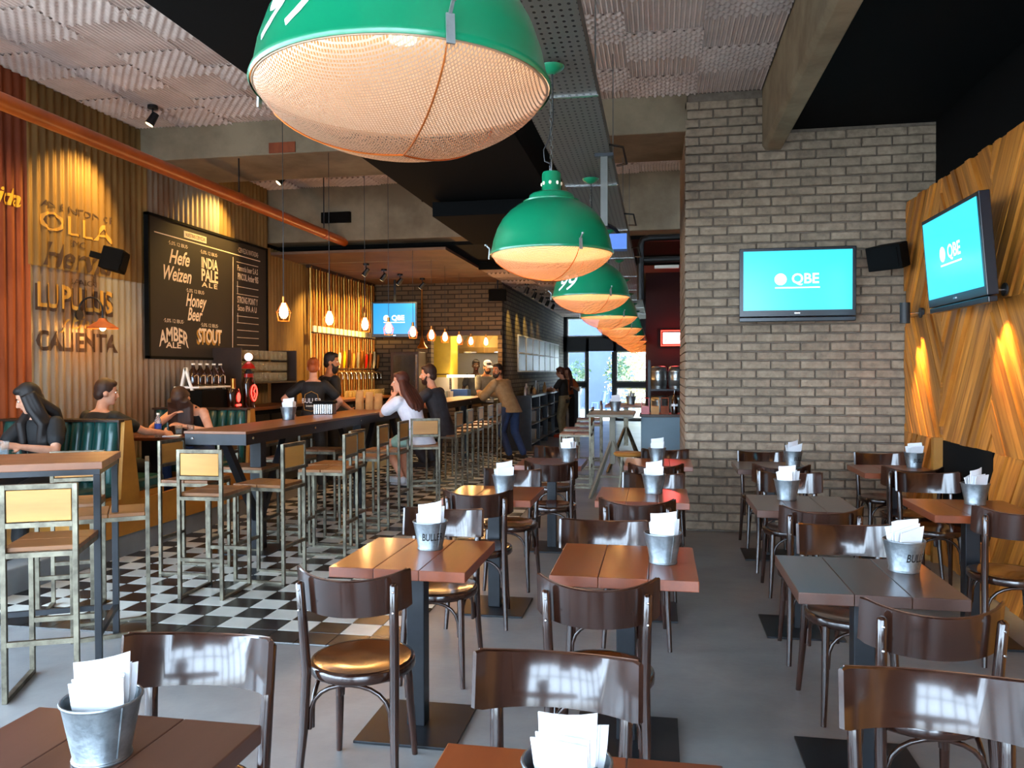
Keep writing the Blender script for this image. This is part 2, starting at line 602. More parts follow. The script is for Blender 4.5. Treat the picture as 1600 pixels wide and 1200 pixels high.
sheet(10.94, 12.1, 0, 3.4, 'brown_sheet', 0.004)
sheet(12.08, 15.2, 0, 3.4, 'brown_sheet', 0.0)
# painted writing on the corrugated sheets
def wall_text(body, yc, zc, h, m, width=None, slope=0.0, off=0.011, **kw):
    vs, fs = text_geo(body, h * 1.35, **kw)
    if width:
        w = max(v[0] for v in vs) - min(v[0] for v in vs)
        vs = [(x * width / w, y) for x, y in vs]
    vs, fs = cut_geo(vs, fs, CP / 8)
    b = MB()
    b.add([(corr_x(yc + x) + off, yc + x, zc + y + slope * x) for x, y in vs], fs)
    return b.build('wall_lettering', m, wl)
wall_text('ida', 6.16, 3.12, 0.16, 'letter_gold', bold=0.02, shear=0.3)
wall_text('AN E INTO N CR', 7.05, 3.15, 0.07, 'letter_brown', width=1.0)
wall_text('OLLA', 7.02, 2.99, 0.19, 'letter_ochre', width=1.0)
wall_text('OLLA', 7.03, 2.985, 0.175, 'letter_brown', width=0.98, off=0.0095, bold=0.012)
wall_text('EMIO', 7.02, 2.83, 0.07, 'letter_brown')
wall_text('Hervid', 7.02, 2.68, 0.24, 'letter_brown', width=0.98, bold=0.01, shear=0.3)
wall_text('d', 7.25, 2.52, 0.09, 'letter_brown', bold=0.02)
wall_text('BA ADON', 7.1, 2.46, 0.06, 'letter_brown')
wall_text('LUPULUS', 7.0, 2.26, 0.25, 'letter_brown', width=1.08, bold=0.025)
wall_text('LUPULUS', 6.985, 2.285, 0.24, 'letter_ochre', width=1.02, bold=0.014, off=0.013)
wall_text('y bien', 7.02, 2.06, 0.15, 'letter_ochre', shear=0.3)
wall_text('CALIENTA', 7.02, 1.86, 0.19, 'letter_brown', width=1.12, bold=0.025)

# ---- right wall: black plaster above, chevron planks below
struct(MB().b2(XR, XR + 0.2, YB, 8.0, 0, ZC).build('wall_right', 'black_paint'), 'plain black wall above the timber cladding')
wt = struct(MB().b2(2.295, XR, YB, 8.0, 0, 3.12).build('wall_timber', 'plank_back'), 'timber wall of diagonal planks in a chevron pattern')
def clip(poly, nx, ny, d):
    out = []
    for i in range(len(poly)):
        a, b = poly[i], poly[(i + 1) % len(poly)]
        da, db = a[0] * nx + a[1] * ny - d, b[0] * nx + b[1] * ny - d
        if da >= 0: out.append(a)
        if (da >= 0) != (db >= 0):
            t = da / (da - db)
            out.append((a[0] + (b[0] - a[0]) * t, a[1] + (b[1] - a[1]) * t))
    return out
tiers = [(0.0, 1.0), (1.003, 2.05), (2.053, 3.125)]
for bi in range(7):
    y1 = 7.995 - bi * 1.0 if bi == 0 else 8.02 - bi * 1.0
    y0 = 8.02 - (bi + 1) * 1.0 + 0.003
    for ti, (z0, z1) in enumerate(tiers):
        sgn = 1 if (bi + ti) % 2 == 1 else -1     # +1: rises towards larger y
        ang = math.radians(57)
        dy, dz = math.cos(ang), sgn * math.sin(ang)
        nx, ny = -dz, dy
        if bi == 1 and ti == 0:
            z1u = 0.34
        else:
            z1u = z1
        rect = [(y0, z0), (y1, z0), (y1, z1u), (y0, z1u)]
        ds = [p[0] * nx + p[1] * ny for p in rect]
        t = min(ds) - random.uniform(0, 0.05)
        while t < max(ds):
            w = random.choice((0.075, 0.09, 0.105, 0.12))
            p = clip(clip(rect, nx, ny, t + 0.003), -nx, -ny, -(t + w - 0.003))
            t += w
            if len(p) < 3: continue
            ar = abs(sum(p[i][0] * p[(i + 1) % len(p)][1] - p[(i + 1) % len(p)][0] * p[i][1] for i in range(len(p)))) / 2
            if ar < 0.0012: continue
            xf = 2.278 - random.uniform(0.0, 0.034)
            # built along its own length so that the grain follows the plank
            gy, gz = (dy, dz) if dz > 0 else (-dy, -dz)
            ph = math.atan2(-gy, gz)
            cph, sph = math.cos(ph), math.sin(ph)
            loc = [(y * cph + z * sph, -y * sph + z * cph) for y, z in p]
            b = MB()
            b.prism(loc, lambda y, z: (2.295, y, z), lambda y, z, xf=xf: (xf, y, z))
            o = b.build('plank', 'plank_wood', wt)
            o.rotation_euler = (ph, 0, 0)
MB().b2(2.27, 2.295, 6.02, 7.02, 0.34, 1.0).build('recess_shade', 'black_paint', wt)  # shade of the open recess put in as a flat black sheet
MB().b2(2.2, 2.295, 7.0, 7.06, 0.0, 1.02).build('post', 'plywood', wt)

# ---- brick column facing the tables
CX0 = 0.26
wb = struct(MB().b2(CX0 + 0.015, XR + 0.1, 8.03, 9.9, 0, ZC + 0.02).build('wall_back', 'mortar'), 'grey brick wall behind the tables')
BW, BH, GAP = 0.257, 0.074, 0.013
def brick_mesh(seed):
    rnd = random.Random(seed)
    b = MB()
    w, h, d, e = BW / 2, BH / 2, 0.032, 0.006
    j = lambda: rnd.uniform(-0.004, 0.004)
    front = [(-w + e + j(), -d, -h + e + j() * .6), (0 + j(), -d + j() * .5, -h + e * .7), (w - e + j(), -d, -h + e + j() * .6), (w - e * .8, -d + j() * .4, j()), (w - e + j(), -d, h - e + j() * .6), (j(), -d, h - e * .7), (-w + e + j(), -d, h - e + j() * .6), (-w + e * .8, -d + j() * .5, j())]
    back = [(-w, 0, -h), (0, 0, -h), (w, 0, -h), (w, 0, 0), (w, 0, h), (0, 0, h), (-w, 0, h), (-w, 0, 0)]
    mid = [(x, -d + 0.007, z) for x, y, z in back]
    vs = front + mid + back + [(0, -d - 0.001 + j() * .5, 0)]
    fs = [(24, i, (i + 1) % 8) for i in range(8)]
    for i in range(8):
        k = (i + 1) % 8
        fs += [(i, 8 + i, 8 + k, k), (8 + i, 16 + i, 16 + k, 8 + k)]
    b.add(vs, fs)
    return b
slots = []
rows = int(ZC / (BH + GAP))
for r in range(rows + 1):
    z = 0.02 + r * (BH + GAP) + BH / 2
    if z + BH / 2 > ZC: break
    xmax = XR + 0.02 if z < 3.86 - BH / 2 else 1.0
    x = CX0 + (0 if r % 2 == 0 else -(BW + GAP) / 2)
    while x < xmax - 0.03:
        a, b_ = max(x, CX0), min(x + BW, xmax)
        if b_ - a > 0.04:
            slots.append(((a + b_) / 2, z, b_ - a))
        x += BW + GAP
slots.sort(key=lambda s: (s[0] > 2.3, abs(s[1] - 2.1)))
bp = [brick_mesh(k) for k in range(4)]
bo = []
restb = MB()
for k, (x, z, w) in enumerate(slots):
    y = 8.032 + random.uniform(-0.004, 0.006)
    if k < 300:
        if k < 4:
            o = bp[k].build('brick', 'brick', wb)
            bo.append(o)
        else:
            o = bo[k % 4].copy(); COL.objects.link(o)
        o.location = (x, y, z)
        o.scale = (w / BW, 1, random.uniform(0.94, 1.03))
    else:
        src = bp[k % 4]
        restb.add([(x + p[0] * w / BW, y + p[1], z + p[2]) for p in src.v], src.f)
for r in range(rows):
    z = 0.02 + r * (BH + GAP) + BH / 2
    y = 8.0 + (0.0 if r % 2 else 0.13)
    while y < 9.85:
        restb.box((CX0 + 0.012, min(y + BW / 2, 9.8), z), (0.03, BW, BH))
        y += BW + GAP
tag(restb.build('bricks_beyond', 'brick', wb), kind='stuff')

# ---- ceiling, foam panels, beams
ce = struct(MB().b2(XL - 0.3, 1.2, YB, 11.4, ZC + 0.03, ZC + 0.15).build('ceiling', 'foam_backing'), 'ceiling of pale ribbed foam panels')
PW, PL = 0.62, 0.565
def rib_panel():
    b = MB()
    n = 96
    vs = []
    for k in range(n + 1):
        x = -PW / 2 + PW * k / n
        z = -0.012 - 0.01 * math.cos(2 * PI * k / 6)
        vs += [(x, -PL / 2, z), (x, PL / 2, z)]
    fs = [(2 * k, 2 * k + 1, 2 * k + 3, 2 * k + 2) for k in range(n)]
    b.add(vs, fs)
    b.b2(-PW / 2, PW / 2, -PL / 2, PL / 2, -0.012, 0.0)
    return b
def egg_panel():
    b = MB()
    nx, ny = 48, 36
    vs = []
    for j in range(ny + 1):
        for i in range(nx + 1):
            x, y = -PW / 2 + PW * i / nx, -PL / 2 + PL * j / ny
            z = -0.022 - 0.016 * math.cos(2 * PI * i / 6) * math.cos(2 * PI * j / 6)
            vs.append((x, y, z))
    fs = [(j * (nx + 1) + i, (j + 1) * (nx + 1) + i, (j + 1) * (nx + 1) + i + 1, j * (nx + 1) + i + 1) for j in range(ny) for i in range(nx)]
    b.add(vs, fs)
    b.b2(-PW / 2, PW / 2, -PL / 2, PL / 2, -0.012, 0.0)
    return b
pan = [rib_panel().build('ceiling_panel', 'foam', ce, smooth=60), egg_panel().build('ceiling_panel', 'foam', ce, smooth=60)]
usedp = [0, 0]
def panel(x, y, z, k, par):
    if usedp[k] == 0 and par is ce:
        o = pan[k]; usedp[k] = 1
    else:
        o = pan[k].copy(); COL.objects.link(o); o.parent = par
    o.location = (x, y, z)
for i in range(11):
    for j in range(14):
        x = 0.96 - (i + 0.5) * (PW - 0.01)
        sh = (i % 3) * 0.17
        y = 8.0 - (j + 0.5) * PL + (sh if j else 0) - 0.0
        if j == 0: y = 8.0 - 0.5 * PL
        panel(x, y, ZC + 0.03 - (0.004 if (i + j) % 3 == 0 else 0), (i + j) % 2, ce)
for i in range(11):
    for j in range(4):
        panel(0.96 - (i + 0.5) * (PW - 0.01), 9.1 + (j + 0.5) * 0.48, ZC + 0.03 - 0.002 * (j % 2), (i + j) % 2, ce)

def beam(x0, x1, y0, y1, z0, z1, m, n):
    return struct(MB().b2(x0, x1, y0, y1, z0, z1).build('trim_%d' % n, m, bevel=0.012))
beam(XL - 0.1, CX0 + 0.02, 8.0, 9.08, 3.9, ZC + 0.03, 'concrete', 1)
beam(XL - 0.1, XR + 0.2, 11.0, 11.4, 3.47, ZC + 0.03, 'concrete', 2)
lb = struct(MB().prism([(0.98, ZC + 0.03), (0.98, 3.72), (1.01, 3.68), (1.15, 3.68), (1.17, 3.72), (1.22, ZC + 0.03)], lambda x, z: (x, YB, z), lambda x, z: (x, 8.03, z)).build('trim_3', 'concrete_light', bevel=0.008))
struct(MB().b2(1.16, XR + 0.2, YB, 8.06, 3.87, 4.4).build('ceiling_dark', 'black_paint'))
# dropped ceiling over the bar and the corridor
cd = struct(MB().b2(XL, -2.97, 11.02, 15.3, 3.3, 3.34).build('ceiling_bar', 'ceiling_brown'), 'brown dropped ceiling above the bar')
for y in (12.0, 13.1, 14.2):
    MB().b2(XL, -2.97, y, y + 0.012, 3.296, 3.302).build('joint_strip', 'concrete_light', cd)
struct(MB().b2(XL, XR + 0.2, 11.4, 15.3, 3.42, 4.4).build('ceiling_void', 'black_paint'))
cc = struct(MB().b2(-2.97, XR + 0.2, 13.2, YF + 0.1, 3.32, 3.42).build('ceiling_corridor', 'foam_backing'))
for i in range(4):
    for j in range(20):
        panel(-2.66 + i * 0.62, 13.5 + j * 0.6, 3.32, (i + j) % 2, cc)
MB().b2(-2.97, XR, 13.14, 13.2, 3.28, 3.5).build('edge_board', 'black_paint', cc)

# ---- kitchen block
wk = MB()
wk.b2(XL, -4.4, 15.2, 15.4, 0, 3.32)
wk.b2(-4.4, -3.05, 15.2, 15.4, 2.27, 3.32)
wk.b2(-4.4, -3.05, 15.2, 15.4, 0, 0.95)
wk.b2(-3.05, -2.97, 15.2, 15.4, 0, 3.32)
struct(wk.build('wall_kitchen', 'brick_wall_x'), 'brown brick wall with the open kitchen hatch')
struct(MB().b2(XL, -2.99, 15.14, 15.2, 2.27, 2.36).build('trim_4', 'dark_wood'))
struct(MB().b2(-3.1, -2.97, 15.4, YF, 0, 3.32).build('wall_corridor', 'brick_wall_y'), 'brick side wall of the kitchen along the corridor')
struct(MB().b2(XL, -3.1, 19.0, 19.1, 0, 3.32).build('wall_kitchen_back', 'kitchen_white'))
struct(MB().b2(XL, XL + 0.1, 15.4, 19.0, 0, 3.32).build('wall_kitchen_side', 'kitchen_white'))
struct(MB().b2(XL, -3.0, 15.3, 19.1, 2.9, 3.0).build('ceiling_kitchen', 'kitchen_white'))
# ---- dark wall, red glow in its colour, beyond the brick column, side closures
struct(MB().b2(-0.22, XR + 0.2, 14.5, 14.7, 0, 3.42).build('wall_dark', 'dark_wall_redlit'), 'dark wall with painted red glow beyond the brick column')
struct(MB().b2(XR, XR + 0.2, 9.9, 14.5, 0, ZC).build('wall_right_beyond', 'black_paint'))
struct(MB().b2(-0.22, -0.1, 14.7, YF, 0, 3.42).build('wall_corridor_right', 'black_paint'))

# ---- far glazed front
fr = MB()
def ff(x0, x1, z0, z1, d=0.12): fr.b2(x0, x1, YF, YF + d, z0, z1)
ff(-3.1, -2.86, 0, 3.4); ff(-2.26, -2.17, 0, 2.6); ff(-1.4, -1.31, 0, 2.6); ff(-0.36, 0.0, 0, 3.4)
ff(-3.1, 0, 2.2, 2.66); ff(-3.1, 0, 3.26, 3.42); ff(-1.72, -0.36, 2.6, 3.4)
ff(-2.86, -2.26, 1.06, 1.22); ff(-1.31, -0.36, 1.06, 1.22); ff(-2.86, -2.26, 0, 0.06); ff(-1.31, -0.36, 0, 0.06)
wf = struct(fr.build('wall_far', 'frame_black'), 'black framed glazed front at the far end of the corridor')
for n, (x0, x1, z0, z1) in enumerate(((-2.86, -1.72, 2.66, 3.26), (-2.86, -2.26, 1.22, 2.2), (-2.86, -2.26, 0.06, 1.06), (-1.31, -0.36, 1.22, 2.2), (-1.31, -0.36, 0.06, 1.06))):
    w = struct(MB().b2(x0, x1, YF + 0.05, YF + 0.056, z0, z1).build('window_%d' % (n + 1), 'pane'))
    f = MB()
    for a in ((x0, x0 + 0.04, z0, z1), (x1 - 0.04, x1, z0, z1), (x0, x1, z0, z0 + 0.04), (x0, x1, z1 - 0.04, z1)):
        f.b2(a[0], a[1], YF + 0.02, YF + 0.09, a[2], a[3])
    f.build('window_frame', 'white_paint', w)
# open door leaf swung outwards
dr = struct(MB().b2(-1.44, -1.4, YF + 0.1, YF + 0.85, 0.02, 2.18).build('door_1', 'pane'))
d2 = MB()
for a in ((YF + 0.1, YF + 0.17, 0.02, 2.18), (YF + 0.78, YF + 0.85, 0.02, 2.18), (YF + 0.1, YF + 0.85, 0.02, 0.12), (YF + 0.1, YF + 0.85, 2.1, 2.18)):
    d2.b2(-1.45, -1.39, a[0], a[1], a[2], a[3])
d2.build('door_frame', 'frame_black', dr)
# ---- glazed street front behind the camera
fb = MB()
fb.b2(XL - 0.3, XR + 0.2, YB - 0.15, YB, 3.55, 4.4)
fb.b2(XL - 0.3, XR + 0.2, YB - 0.15, YB, -0.1, 0.12)
for k in range(8):
    x = XL + k * (XR - XL) / 7
    fb.b2(x - 0.06, x + 0.06, YB - 0.12, YB, 0, 4.3)
fb.b2(XL, XR, YB - 0.1, YB - 0.02, 2.45, 2.55)
struct(fb.build('wall_front', 'frame_black'), 'black framed street front')
# ---- unseen glazed bay added on the left for daylight, nearer than the corrugated wall
fs_ = MB()
fs_.b2(XL - 0.2, XL, YB, 4.3, 3.6, 4.4)
fs_.b2(XL - 0.2, XL, YB, 4.3, -0.1, 0.15)
for k in range(7):
    y = YB + k * (4.3 - YB) / 6
    fs_.b2(XL - 0.12, XL, y - 0.06, y + 0.06, 0, 4.3)
fs_.b2(XL - 0.1, XL - 0.02, YB, 4.3, 2.45, 2.53)
struct(fs_.build('wall_added_bay', 'frame_black'), 'black framed glazed bay added out of view for daylight')
# ---- ground outside
struct(MB().b2(-5.0, 1.5, YF + 0.12, 29.2, 3.45, 3.6).build('added_shade_canopy', 'slate_wall'))  # canopy added to keep sky light off the patio
struct(MB().b2(-30, 30, YF, 60, -0.16, -0.02).build('ground_patio', 'pavement'))
struct(MB().b2(-40, XL - 0.2, YB, 24, -0.16, -0.02).build('ground_side', 'pavement'))
struct(MB().b2(-40, 40, -60, YB, -0.16, -0.02).build('ground_street', 'pavement'))
struct(MB().b2(-7.5, -0.9, 33.0, 33.3, 0, 5.0).build('wall_patio', 'slate_wall'), 'slate blue wall across the patio')

# ---- booth plinth
struct(MB().b2(XL, -4.47, 4.3, 8.65, 0, 0.19).build('baseboard_left', 'plinth', bevel=0.01), 'grey plinth under the booths')

# ================================================================== bistro chairs
def arc_back(zb, zt, rise, R, th, y0, thick, n=18, sag_b=0.0):
    b = MB()
    rings = []
    for k in range(n + 1):
        u = -1 + 2 * k / n
        t = u * th
        up = rise * u * u
        lo, hi = zb + up * 0.6, zt + up
        rr = (1 - 0.08 * max(0, abs(u) - 0.9) / 0.1)
        h2 = (hi - lo) / 2 * rr
        zc = (hi + lo) / 2
        ring = []
        for (dr, z) in ((-thick / 2, zc - h2), (thick / 2, zc - h2), (thick / 2, zc + h2 - 0.004), (thick * 0.2, zc + h2), (-thick * 0.2, zc + h2), (-thick / 2, zc + h2 - 0.004)):
            r = R + dr
            lean = -0.16 * (z - 0.64)
            ring.append((r * math.sin(t), y0 + R - r * math.cos(t) + lean, z))
        rings.append(ring)
    m = len(rings[0])
    vs = [p for r in rings for p in r]
    fs = []
    for k in range(n):
        for j in range(m):
            fs.append((k * m + j, k * m + (j + 1) % m, (k + 1) * m + (j + 1) % m, (k + 1) * m + j))
    fs += [tuple(range(m)), tuple(n * m + j for j in range(m))[::-1]]
    b.add(vs, fs)
    return b

def make_chair():
    t = thing('bistro_chair', 'x', 'chair', group='dark bentwood bistro chairs')
    s = MB()
    prof = [(0.0, 0.449), (0.06, 0.449), (0.12, 0.453), (0.165, 0.462), (0.186, 0.465)]
    s.lathe(prof, 32, sx=1.0, sy=1.02)
    s.lathe([(0.186, 0.465), (0.186, 0.44), (0.0, 0.436)], 32, sx=1.0, sy=1.02)
    s.build('seat', 'seat_gloss', t, smooth=50)
    MB().lathe([(0.186, 0.466), (0.197, 0.465), (0.203, 0.458), (0.203, 0.432), (0.197, 0.424), (0.18, 0.424), (0.18, 0.44)], 32, sx=1.0, sy=1.02).build('seat_rim', 'lacquer', t, smooth=60)
    for sx in (-1, 1):
        MB().tube([(sx * 0.14, 0.135, 0.43), (sx * 0.148, 0.16, 0.22), (sx * 0.16, 0.185, 0.0)], [0.018, 0.0165, 0.012], 10).build('leg', 'lacquer', t, smooth=60)
        MB().tube([(sx * 0.185, -0.225, 0.0), (sx * 0.172, -0.185, 0.24), (sx * 0.167, -0.162, 0.46), (sx * 0.172, -0.18, 0.64), (sx * 0.176, -0.2, 0.797), (sx * 0.176, -0.202, 0.804)],
                  [0.0125, 0.0165, 0.0185, 0.0175, 0.016, 0.008], 10).build('rear_leg', 'lacquer', t, smooth=60)
    bk = arc_back(0.676, 0.815, 0.032, 0.2526, math.radians(58), -0.2, 0.013).build('backrest', 'lacquer', t, smooth=40)
    # worn pale edge along the top of the backrest
    e = MB()
    pts = []
    for k in range(19):
        u = -0.94 + 1.88 * k / 18
        tt = u * math.radians(58)
        z = 0.815 + 0.032 * u * u + 0.0005
        pts.append((0.2526 * math.sin(tt), -0.2 + 0.2526 - 0.2526 * math.cos(tt) - 0.16 * (z - 0.64), z))
    e.tube(pts, 0.0022, 5).build('worn_edge', 'lacquer_worn', bk, smooth=60)
    for sx in (-1, 1):
        for z in (0.7, 0.775):
            MB().sph((sx * 0.176, -0.198 - 0.016, z), 0.005, 6, 4).build('screw', 'chrome', bk)
    def hoop(p, q, sag=0.17, inset=0.0):
        p, q = Vector(p), Vector(q)
        pts = []
        for k in range(13):
            a = PI * k / 12
            w = (1 - math.cos(a)) / 2
            b_ = p.lerp(q, w)
            b_.z += sag * math.sin(a) ** 0.6 if 0 < k < 12 else 0
            pts.append(b_)
        MB().tube(pts, 0.0085, 7).build('hoop_brace', 'lacquer', t, smooth=60)
    hoop((-0.135, 0.155, 0.245), (0.135, 0.155, 0.245))
    hoop((-0.155, -0.165, 0.245), (0.155, -0.165, 0.245))
    hoop((-0.15, -0.15, 0.245), (-0.145, 0.14, 0.245))
    hoop((0.15, -0.15, 0.245), (0.145, 0.14, 0.245))
    return t
chair0 = make_chair()
cols = {'L': 'beside the checkered floor', 'M': 'in the middle line', 'R': 'before the brick wall', 'W': 'along the timber wall'}
rown = {1: 'nearest row', 2: 'second row', 3: 'third row', 4: 'farthest row'}
CH = [('L1f', -1.24, 1.88, 184), ('M1f', -0.26, 1.9, 178), ('R1f', 0.645, 1.93, 176),
      ('L2n', -1.13, 2.94, 4), ('L2f', -1.12, 4.0, 183), ('M2n', -0.215, 2.97, 1), ('M2f', -0.26, 3.81, 181), ('R2n', 0.85, 2.85, 3), ('R2f', 0.87, 3.88, 182),
      ('L3n', -1.11, 4.94, 5), ('L3f', -1.07, 5.76, 181), ('M3n', -0.12, 4.75, 0), ('M3f', -0.04, 5.68, 178), ('R3n', 0.86, 4.65, 2), ('R3f', 0.93, 5.9, 177),
      ('W2n', 1.89, 4.79, -3), ('W2f', 1.9, 6.06, 178), ('L4n', -0.87, 6.6, 3), ('L4f', -0.99, 7.68, 180), ('M4n', -0.02, 6.54, 0), ('M4f', 0.06, 7.5, 180),
      ('R4n', 0.95, 6.63, -3), ('R4f', 0.93, 7.43, 180), ('W3n', 1.9, 6.62, -2), ('W3f', 1.94, 7.46, 180)]
for k, (c, x, y, a) in enumerate(CH):
    lab = 'bentwood chair %s in the %s %s' % ('seen from behind' if c[2] == 'n' else 'facing us', rown[int(c[1])], cols[c[0]])
    if k == 0:
        o = chair0
        o.location = (x, y, 0); o.rotation_euler = (0, 0, math.radians(a)); o['label'] = lab
    else:
        copy_tree(chair0, None, (x, y, 0), math.radians(a), lab)

# ================================================================== square tables
def make_table(dark):
    t = thing('square_table', 'x', 'table', group='square pedestal tables')
    m = 'table_wood_dark' if dark else 'table_wood'
    w = 0.58 / 3
    for k in range(3):
        MB().b2(-0.29 + k * w + 0.0007, -0.29 + (k + 1) * w - 0.0007, -0.3, 0.3, 0.722, 0.765).build('board', m, t, bevel=0.003)
    MB().b2(-0.15, 0.15, -0.15, 0.15, 0.712, 0.722).build('top_plate', 'black_steel', t)
    MB().b2(-0.04, 0.04, -0.04, 0.04, 0.012, 0.712).build('post', 'black_steel', t, bevel=0.004)
    MB().b2(-0.22, 0.22, -0.22, 0.22, 0.0, 0.012).build('base_plate', 'black_steel', t, bevel=0.002)
    return t
tabs = {False: None, True: None}
TB = [('L1', -1.18, 1.38, 1), ('M1', -0.16, 1.37, 0), ('R1', 0.75, 1.38, 1), ('L2', -1.05, 3.40, 0), ('M2', -0.135, 3.42, 0), ('R2', 0.79, 3.33, 1),
      ('L3', -1.07, 5.2, 0), ('M3', -0.1, 5.27, 0), ('R3', 0.85, 5.08, 1), ('W2', 1.8, 5.08, 0), ('L4', -0.93, 7.05, 0), ('M4', 0.0, 7.17, 0), ('R4', 0.93, 7.05, 1), ('W3', 1.88, 6.95, 0)]
for c, x, y, d in TB:
    d = bool(d)
    lab = '%s wooden square table in the %s %s' % ('dark' if d else 'reddish', rown[int(c[1])], cols[c[0]])
    if tabs[d] is None:
        o = tabs[d] = make_table(d)
        o.location = (x, y, 0); o['label'] = lab
    else:
        copy_tree(tabs[d], None, (x, y, 0), 0, lab)

# ================================================================== zinc buckets with napkins
def make_bucket(txt, seed, nap=True):
    t = thing('napkin_bucket', 'x', 'bucket', group='zinc buckets of paper napkins')
    r0, r1, h = 0.056, 0.078, 0.125
    b = MB()
    b.lathe([(0.0, 0.006), (r0 - 0.002, 0.006), (r0, 0.0), (r0 + 0.002, 0.008), (r0, 0.012), (r1, h), (r1 - 0.002, h), (r0 - 0.002, 0.014), (0, 0.012)], 32)
    b.build('body', 'bucket_zinc', t, smooth=40)
    MB().tube([(r1 * math.cos(2 * PI * k / 28), r1 * math.sin(2 * PI * k / 28), h) for k in range(28)], 0.0032, 6, closed=True).build('rim', 'bucket_zinc', t, smooth=60)
    MB().tube([(r0 * math.cos(2 * PI * k / 28), r0 * math.sin(2 * PI * k / 28), 0.004) for k in range(28)], 0.0032, 6, closed=True).build('foot_ring', 'bucket_zinc', t, smooth=60)
    a = -0.85
    MB().bar((r0 * math.cos(a), r0 * math.sin(a), 0.012), (r1 * math.cos(a), r1 * math.sin(a), h), 0.003).build('seam', 'bucket_zinc', t)
    if txt:
        vs, fs = text_geo('BULLER', 0.046, bold=0.02)
        w = max(v[0] for v in vs)
        vs = [(x * 0.052 / w, y) for x, y in vs]
        vs, fs = cut_geo(vs, fs, 0.008)
        q = MB()
        out = []
        for x, y in vs:
            z = 0.062 + y
            r = r0 + (r1 - r0) * (z - 0.012) / (h - 0.012) + 0.0008
            an = -PI / 2 + 0.25 + x / r
            out.append((r * math.cos(an), r * math.sin(an), z))
        q.add(out, fs)
        q.build('lettering', 'black_ink', t)
    rnd = random.Random(seed)
    if nap:
        for k in range(5):
            yo = -0.03 + k * 0.013
            tilt = rnd.uniform(-0.1, 0.12)
            top = h + rnd.uniform(0.03, 0.055) + (0.03 if k == 2 else 0)
            x0, x1 = -0.052 + rnd.uniform(-0.004, 0.008), 0.05 + rnd.uniform(-0.006, 0.006)
            m = MB()
            vs, fs = [], []
            n = 6
            for i in range(n + 1):
                u = i / n
                z = 0.02 + (top - 0.02) * u
                for jx in range(5):
                    v = jx / 4
                    x = (x0 + (x1 - x0) * v) * (0.62 + 0.38 * min(1, z / h)) + tilt * 0.25 * max(0, z - h) + 0.012 * u * (v - 0.5)
                    y = yo + 0.008 * math.sin(3 * v + seed + k) + 0.02 * u * u * (k - 2) * 0.4
                    z2 = z + (tilt * 0.35 * (v - 0.5) * 0.3 + 0.02 * (v - 0.5) * rnd.uniform(0.5, 1)) * (1 if i == n else 0)
                    vs.append((x, y, z2))
            N1 = len(vs)
            vs += [(x, y + 0.0035, z) for x, y, z in vs]
            for i in range(n):
                for jx in range(4):
                    a0 = i * 5 + jx
                    fs.append((a0, a0 + 1, a0 + 6, a0 + 5))
                    fs.append((N1 + a0, N1 + a0 + 5, N1 + a0 + 6, N1 + a0 + 1))
            for i in range(n):
                fs.append((i * 5, i * 5 + 5, N1 + i * 5 + 5, N1 + i * 5)); fs.append((i * 5 + 4, N1 + i * 5 + 4, N1 + i * 5 + 9, i * 5 + 9))
            for jx in range(4):
                a0 = n * 5 + jx
                fs.append((a0, a0 + 1, N1 + a0 + 1, N1 + a0))
            m.add(vs, fs)
            m.build('napkin', 'napkin', t, smooth=50)
    return t
bks = [make_bucket(False, 1), make_bucket(True, 2), make_bucket(True, 5)]
fresh = [True] * 3
HT = 1.1
BK = [('L1', -1.145, 1.48, 0, 25), ('L2', -1.02, 3.5, 1, 12), ('L3', -1.0, 5.16, 0, 30), ('L4', -0.79, 7.06, 0, -20), ('M1', -0.157, 1.38, 0, -12), ('M2', 0.02, 3.41, 0, -8), ('M3', -0.03, 5.34, 0, 15),
      ('M4', -0.01, 7.18, 0, 0), ('R2', 0.97, 3.43, 2, 22), ('R3', 0.79, 5.21, 0, -30), ('R4', 1.12, 7.07, 1, 28), ('W2', 1.87, 5.21, 0, 40), ('W3', 2.08, 7.09, 2, 10)]
def place_bucket(k, loc, rz, lab):
    if fresh[k]:
        fresh[k] = False
        o = bks[k]; o.location = loc; o.rotation_euler = (0, 0, rz); o['label'] = lab
        return o
    return copy_tree(bks[k], None, loc, rz, lab)
for c, x, y, k, a in BK:
    place_bucket(k, (x, y, 0.765), math.radians(a), 'zinc bucket of white napkins on the %s table %s' % (rown[int(c[1])], cols[c[0]]))
place_bucket(0, (-3.58, 7.34, HT), 0.2, 'zinc bucket of white napkins on the long bar table')
# sauce sachets in the nearest middle bucket
for k, (dx, dy, m) in enumerate(((-0.035, 0.012, 'candy_red'), (-0.045, -0.015, 'candy_yellow'), (-0.03, 0.035, 'candy_red'))):
    tag(MB().box((0, 0, 0), (0.045, 0.03, 0.012), Matrix.Rotation(0.5 * k, 3, 'X')).build('sauce_sachet', m, None, (-0.157 + dx, 1.38 + dy, 0.765 + 0.097 + 0.004 * k), k * 0.8, bevel=0.003),
        ['red sauce sachet lying in the front bucket', 'yellow sauce sachet in the front bucket', 'red sauce sachet at the back of the front bucket'][k], 'sachet', 'sauce sachets in the front bucket')

